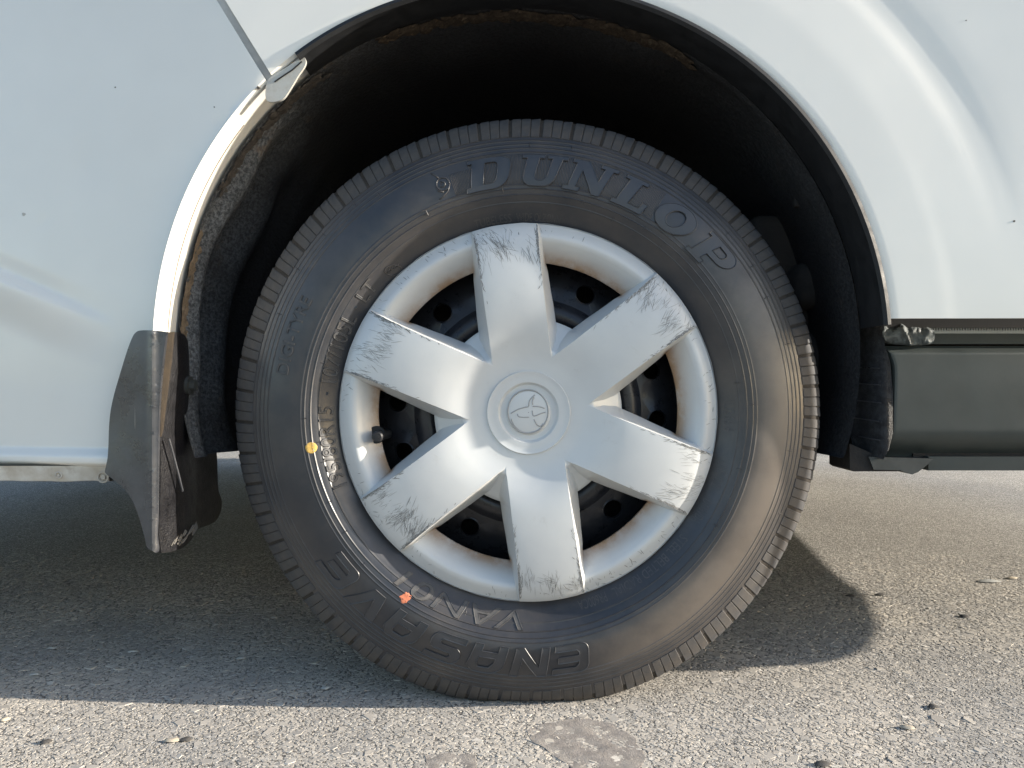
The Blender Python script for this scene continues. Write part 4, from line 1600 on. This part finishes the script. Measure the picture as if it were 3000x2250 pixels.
# ------------------------------------------------------------------ small things lying on the road
def flake(name, px, py, size, asp, rot, mat, label, cat, group=None, hgt=0.0025):
    c = G(px, py)
    size *= 0.75
    V, Fc = [], []
    n = 9
    for ring, (q, z) in enumerate(((1.0, 0.0008), (0.62, hgt), (0.0, hgt * 1.05))):
        for i in range(n):
            a = 2 * pi * i / n
            rr = size * q * (1 + 0.35 * mnoise.noise(Vector((cos(a) * 1.6, sin(a) * 1.6, px * .37))))
            lx, ly = rr * cos(a) * asp, rr * sin(a)
            V.append(Vector((lx * cos(rot) - ly * sin(rot), lx * sin(rot) + ly * cos(rot), z + 0.0012 + 0.0012 * mnoise.noise(Vector((lx * 300, ly * 300, py))))))
    for ring in range(2):
        for i in range(n):
            i2 = (i + 1) % n
            Fc.append((ring * n + i, ring * n + i2, (ring + 1) * n + i2, (ring + 1) * n + i))
    o = obj(name, V, Fc, mat, None, 60, tuple(c))
    tag(o, label, cat, group)
    return o


flake('leaf_scrap', 505, 2175, 0.006, 1.9, 0.1, LEAF, 'tan leaf scrap on sunlit asphalt below the left shadow edge', 'leaf')
flake('leaf_scrap', 15, 2113, 0.005, 1.6, 0.3, LEAF, 'small tan leaf scrap at the left edge of the photo', 'leaf')
flake('leaf_scrap', 2660, 2136, 0.006, 1.8, -0.2, LEAF, 'tan leaf scrap on sunlit asphalt at lower right', 'leaf')
flake('leaf_scrap', 2965, 1696, 0.007, 2.2, 0.0, LEAF, 'thin tan leaf scrap near the right edge under the sill', 'leaf')
flake('stone_chip', 102, 1980, 0.0055, 1.8, 0.3, PALE, 'pale stone chip in shadow just above the left shadow edge', 'stone')
flake('stone_chip', 705, 1933, 0.0055, 1.9, 0.4, PALE, 'pale sliver of stone in shadow left of the tyre foot', 'stone')
flake('stone_chip', 805, 1813, 0.0050, 1.7, 0.2, PALE, 'pale stone chip in shadow closest below the mud flap side of the tyre', 'stone')
flake('stone_chip', 155, 1903, 0.0045, 2.4, 0.1, PALE, 'thin pale stone chip in shadow at far left', 'stone')
flake('stone_chip', 955, 2020, 0.0050, 1.7, 0.1, PALE, 'pale stone chip at the shadow edge beside the tyre', 'stone')
flake('stone_chip', 390, 1913, 0.0045, 2.6, 0.15, PALE, 'long thin pale stone chip in the middle of the left shadow', 'stone')
flake('stone_chip', 2895, 1705, 0.014, 2.2, 0.0, PALE, 'wide bluish pale chip on sunlit asphalt at right', 'stone')
flake('tar_lump', 2735, 2075, 0.008, 1.2, 0.5, BLACKBIT, 'round black tar lump on sunlit asphalt at lower right', 'tar lump')
flake('tar_lump', 2490, 1748, 0.008, 1.6, 0.2, BLACKBIT, 'black tar lump inside the shadow right of the tyre', 'tar lump')
flake('tar_lump', 2580, 1745, 0.008, 1.9, 0.1, BLACKBIT, 'black tar lump at the rounded shadow corner right of the tyre', 'tar lump')
flake('tar_lump', 2825, 1808, 0.008, 1.4, 0.1, BLACKBIT, 'dark tar lump on sunlit asphalt below the sill', 'tar lump')
flake('tar_lump', 135, 2178, 0.006, 1.4, 0.1, BLACKBIT, 'small black tar lump on sunlit asphalt at lower left', 'tar lump')
flake('tar_lump', 545, 2172, 0.005, 1.8, 0.1, BLACKBIT, 'small black tar lump touching a tan leaf scrap', 'tar lump')
flake('tar_lump', 2410, 2243, 0.007, 1.8, 0.1, BLACKBIT, 'black tar lump at the bottom edge right of the tar patch', 'tar lump')
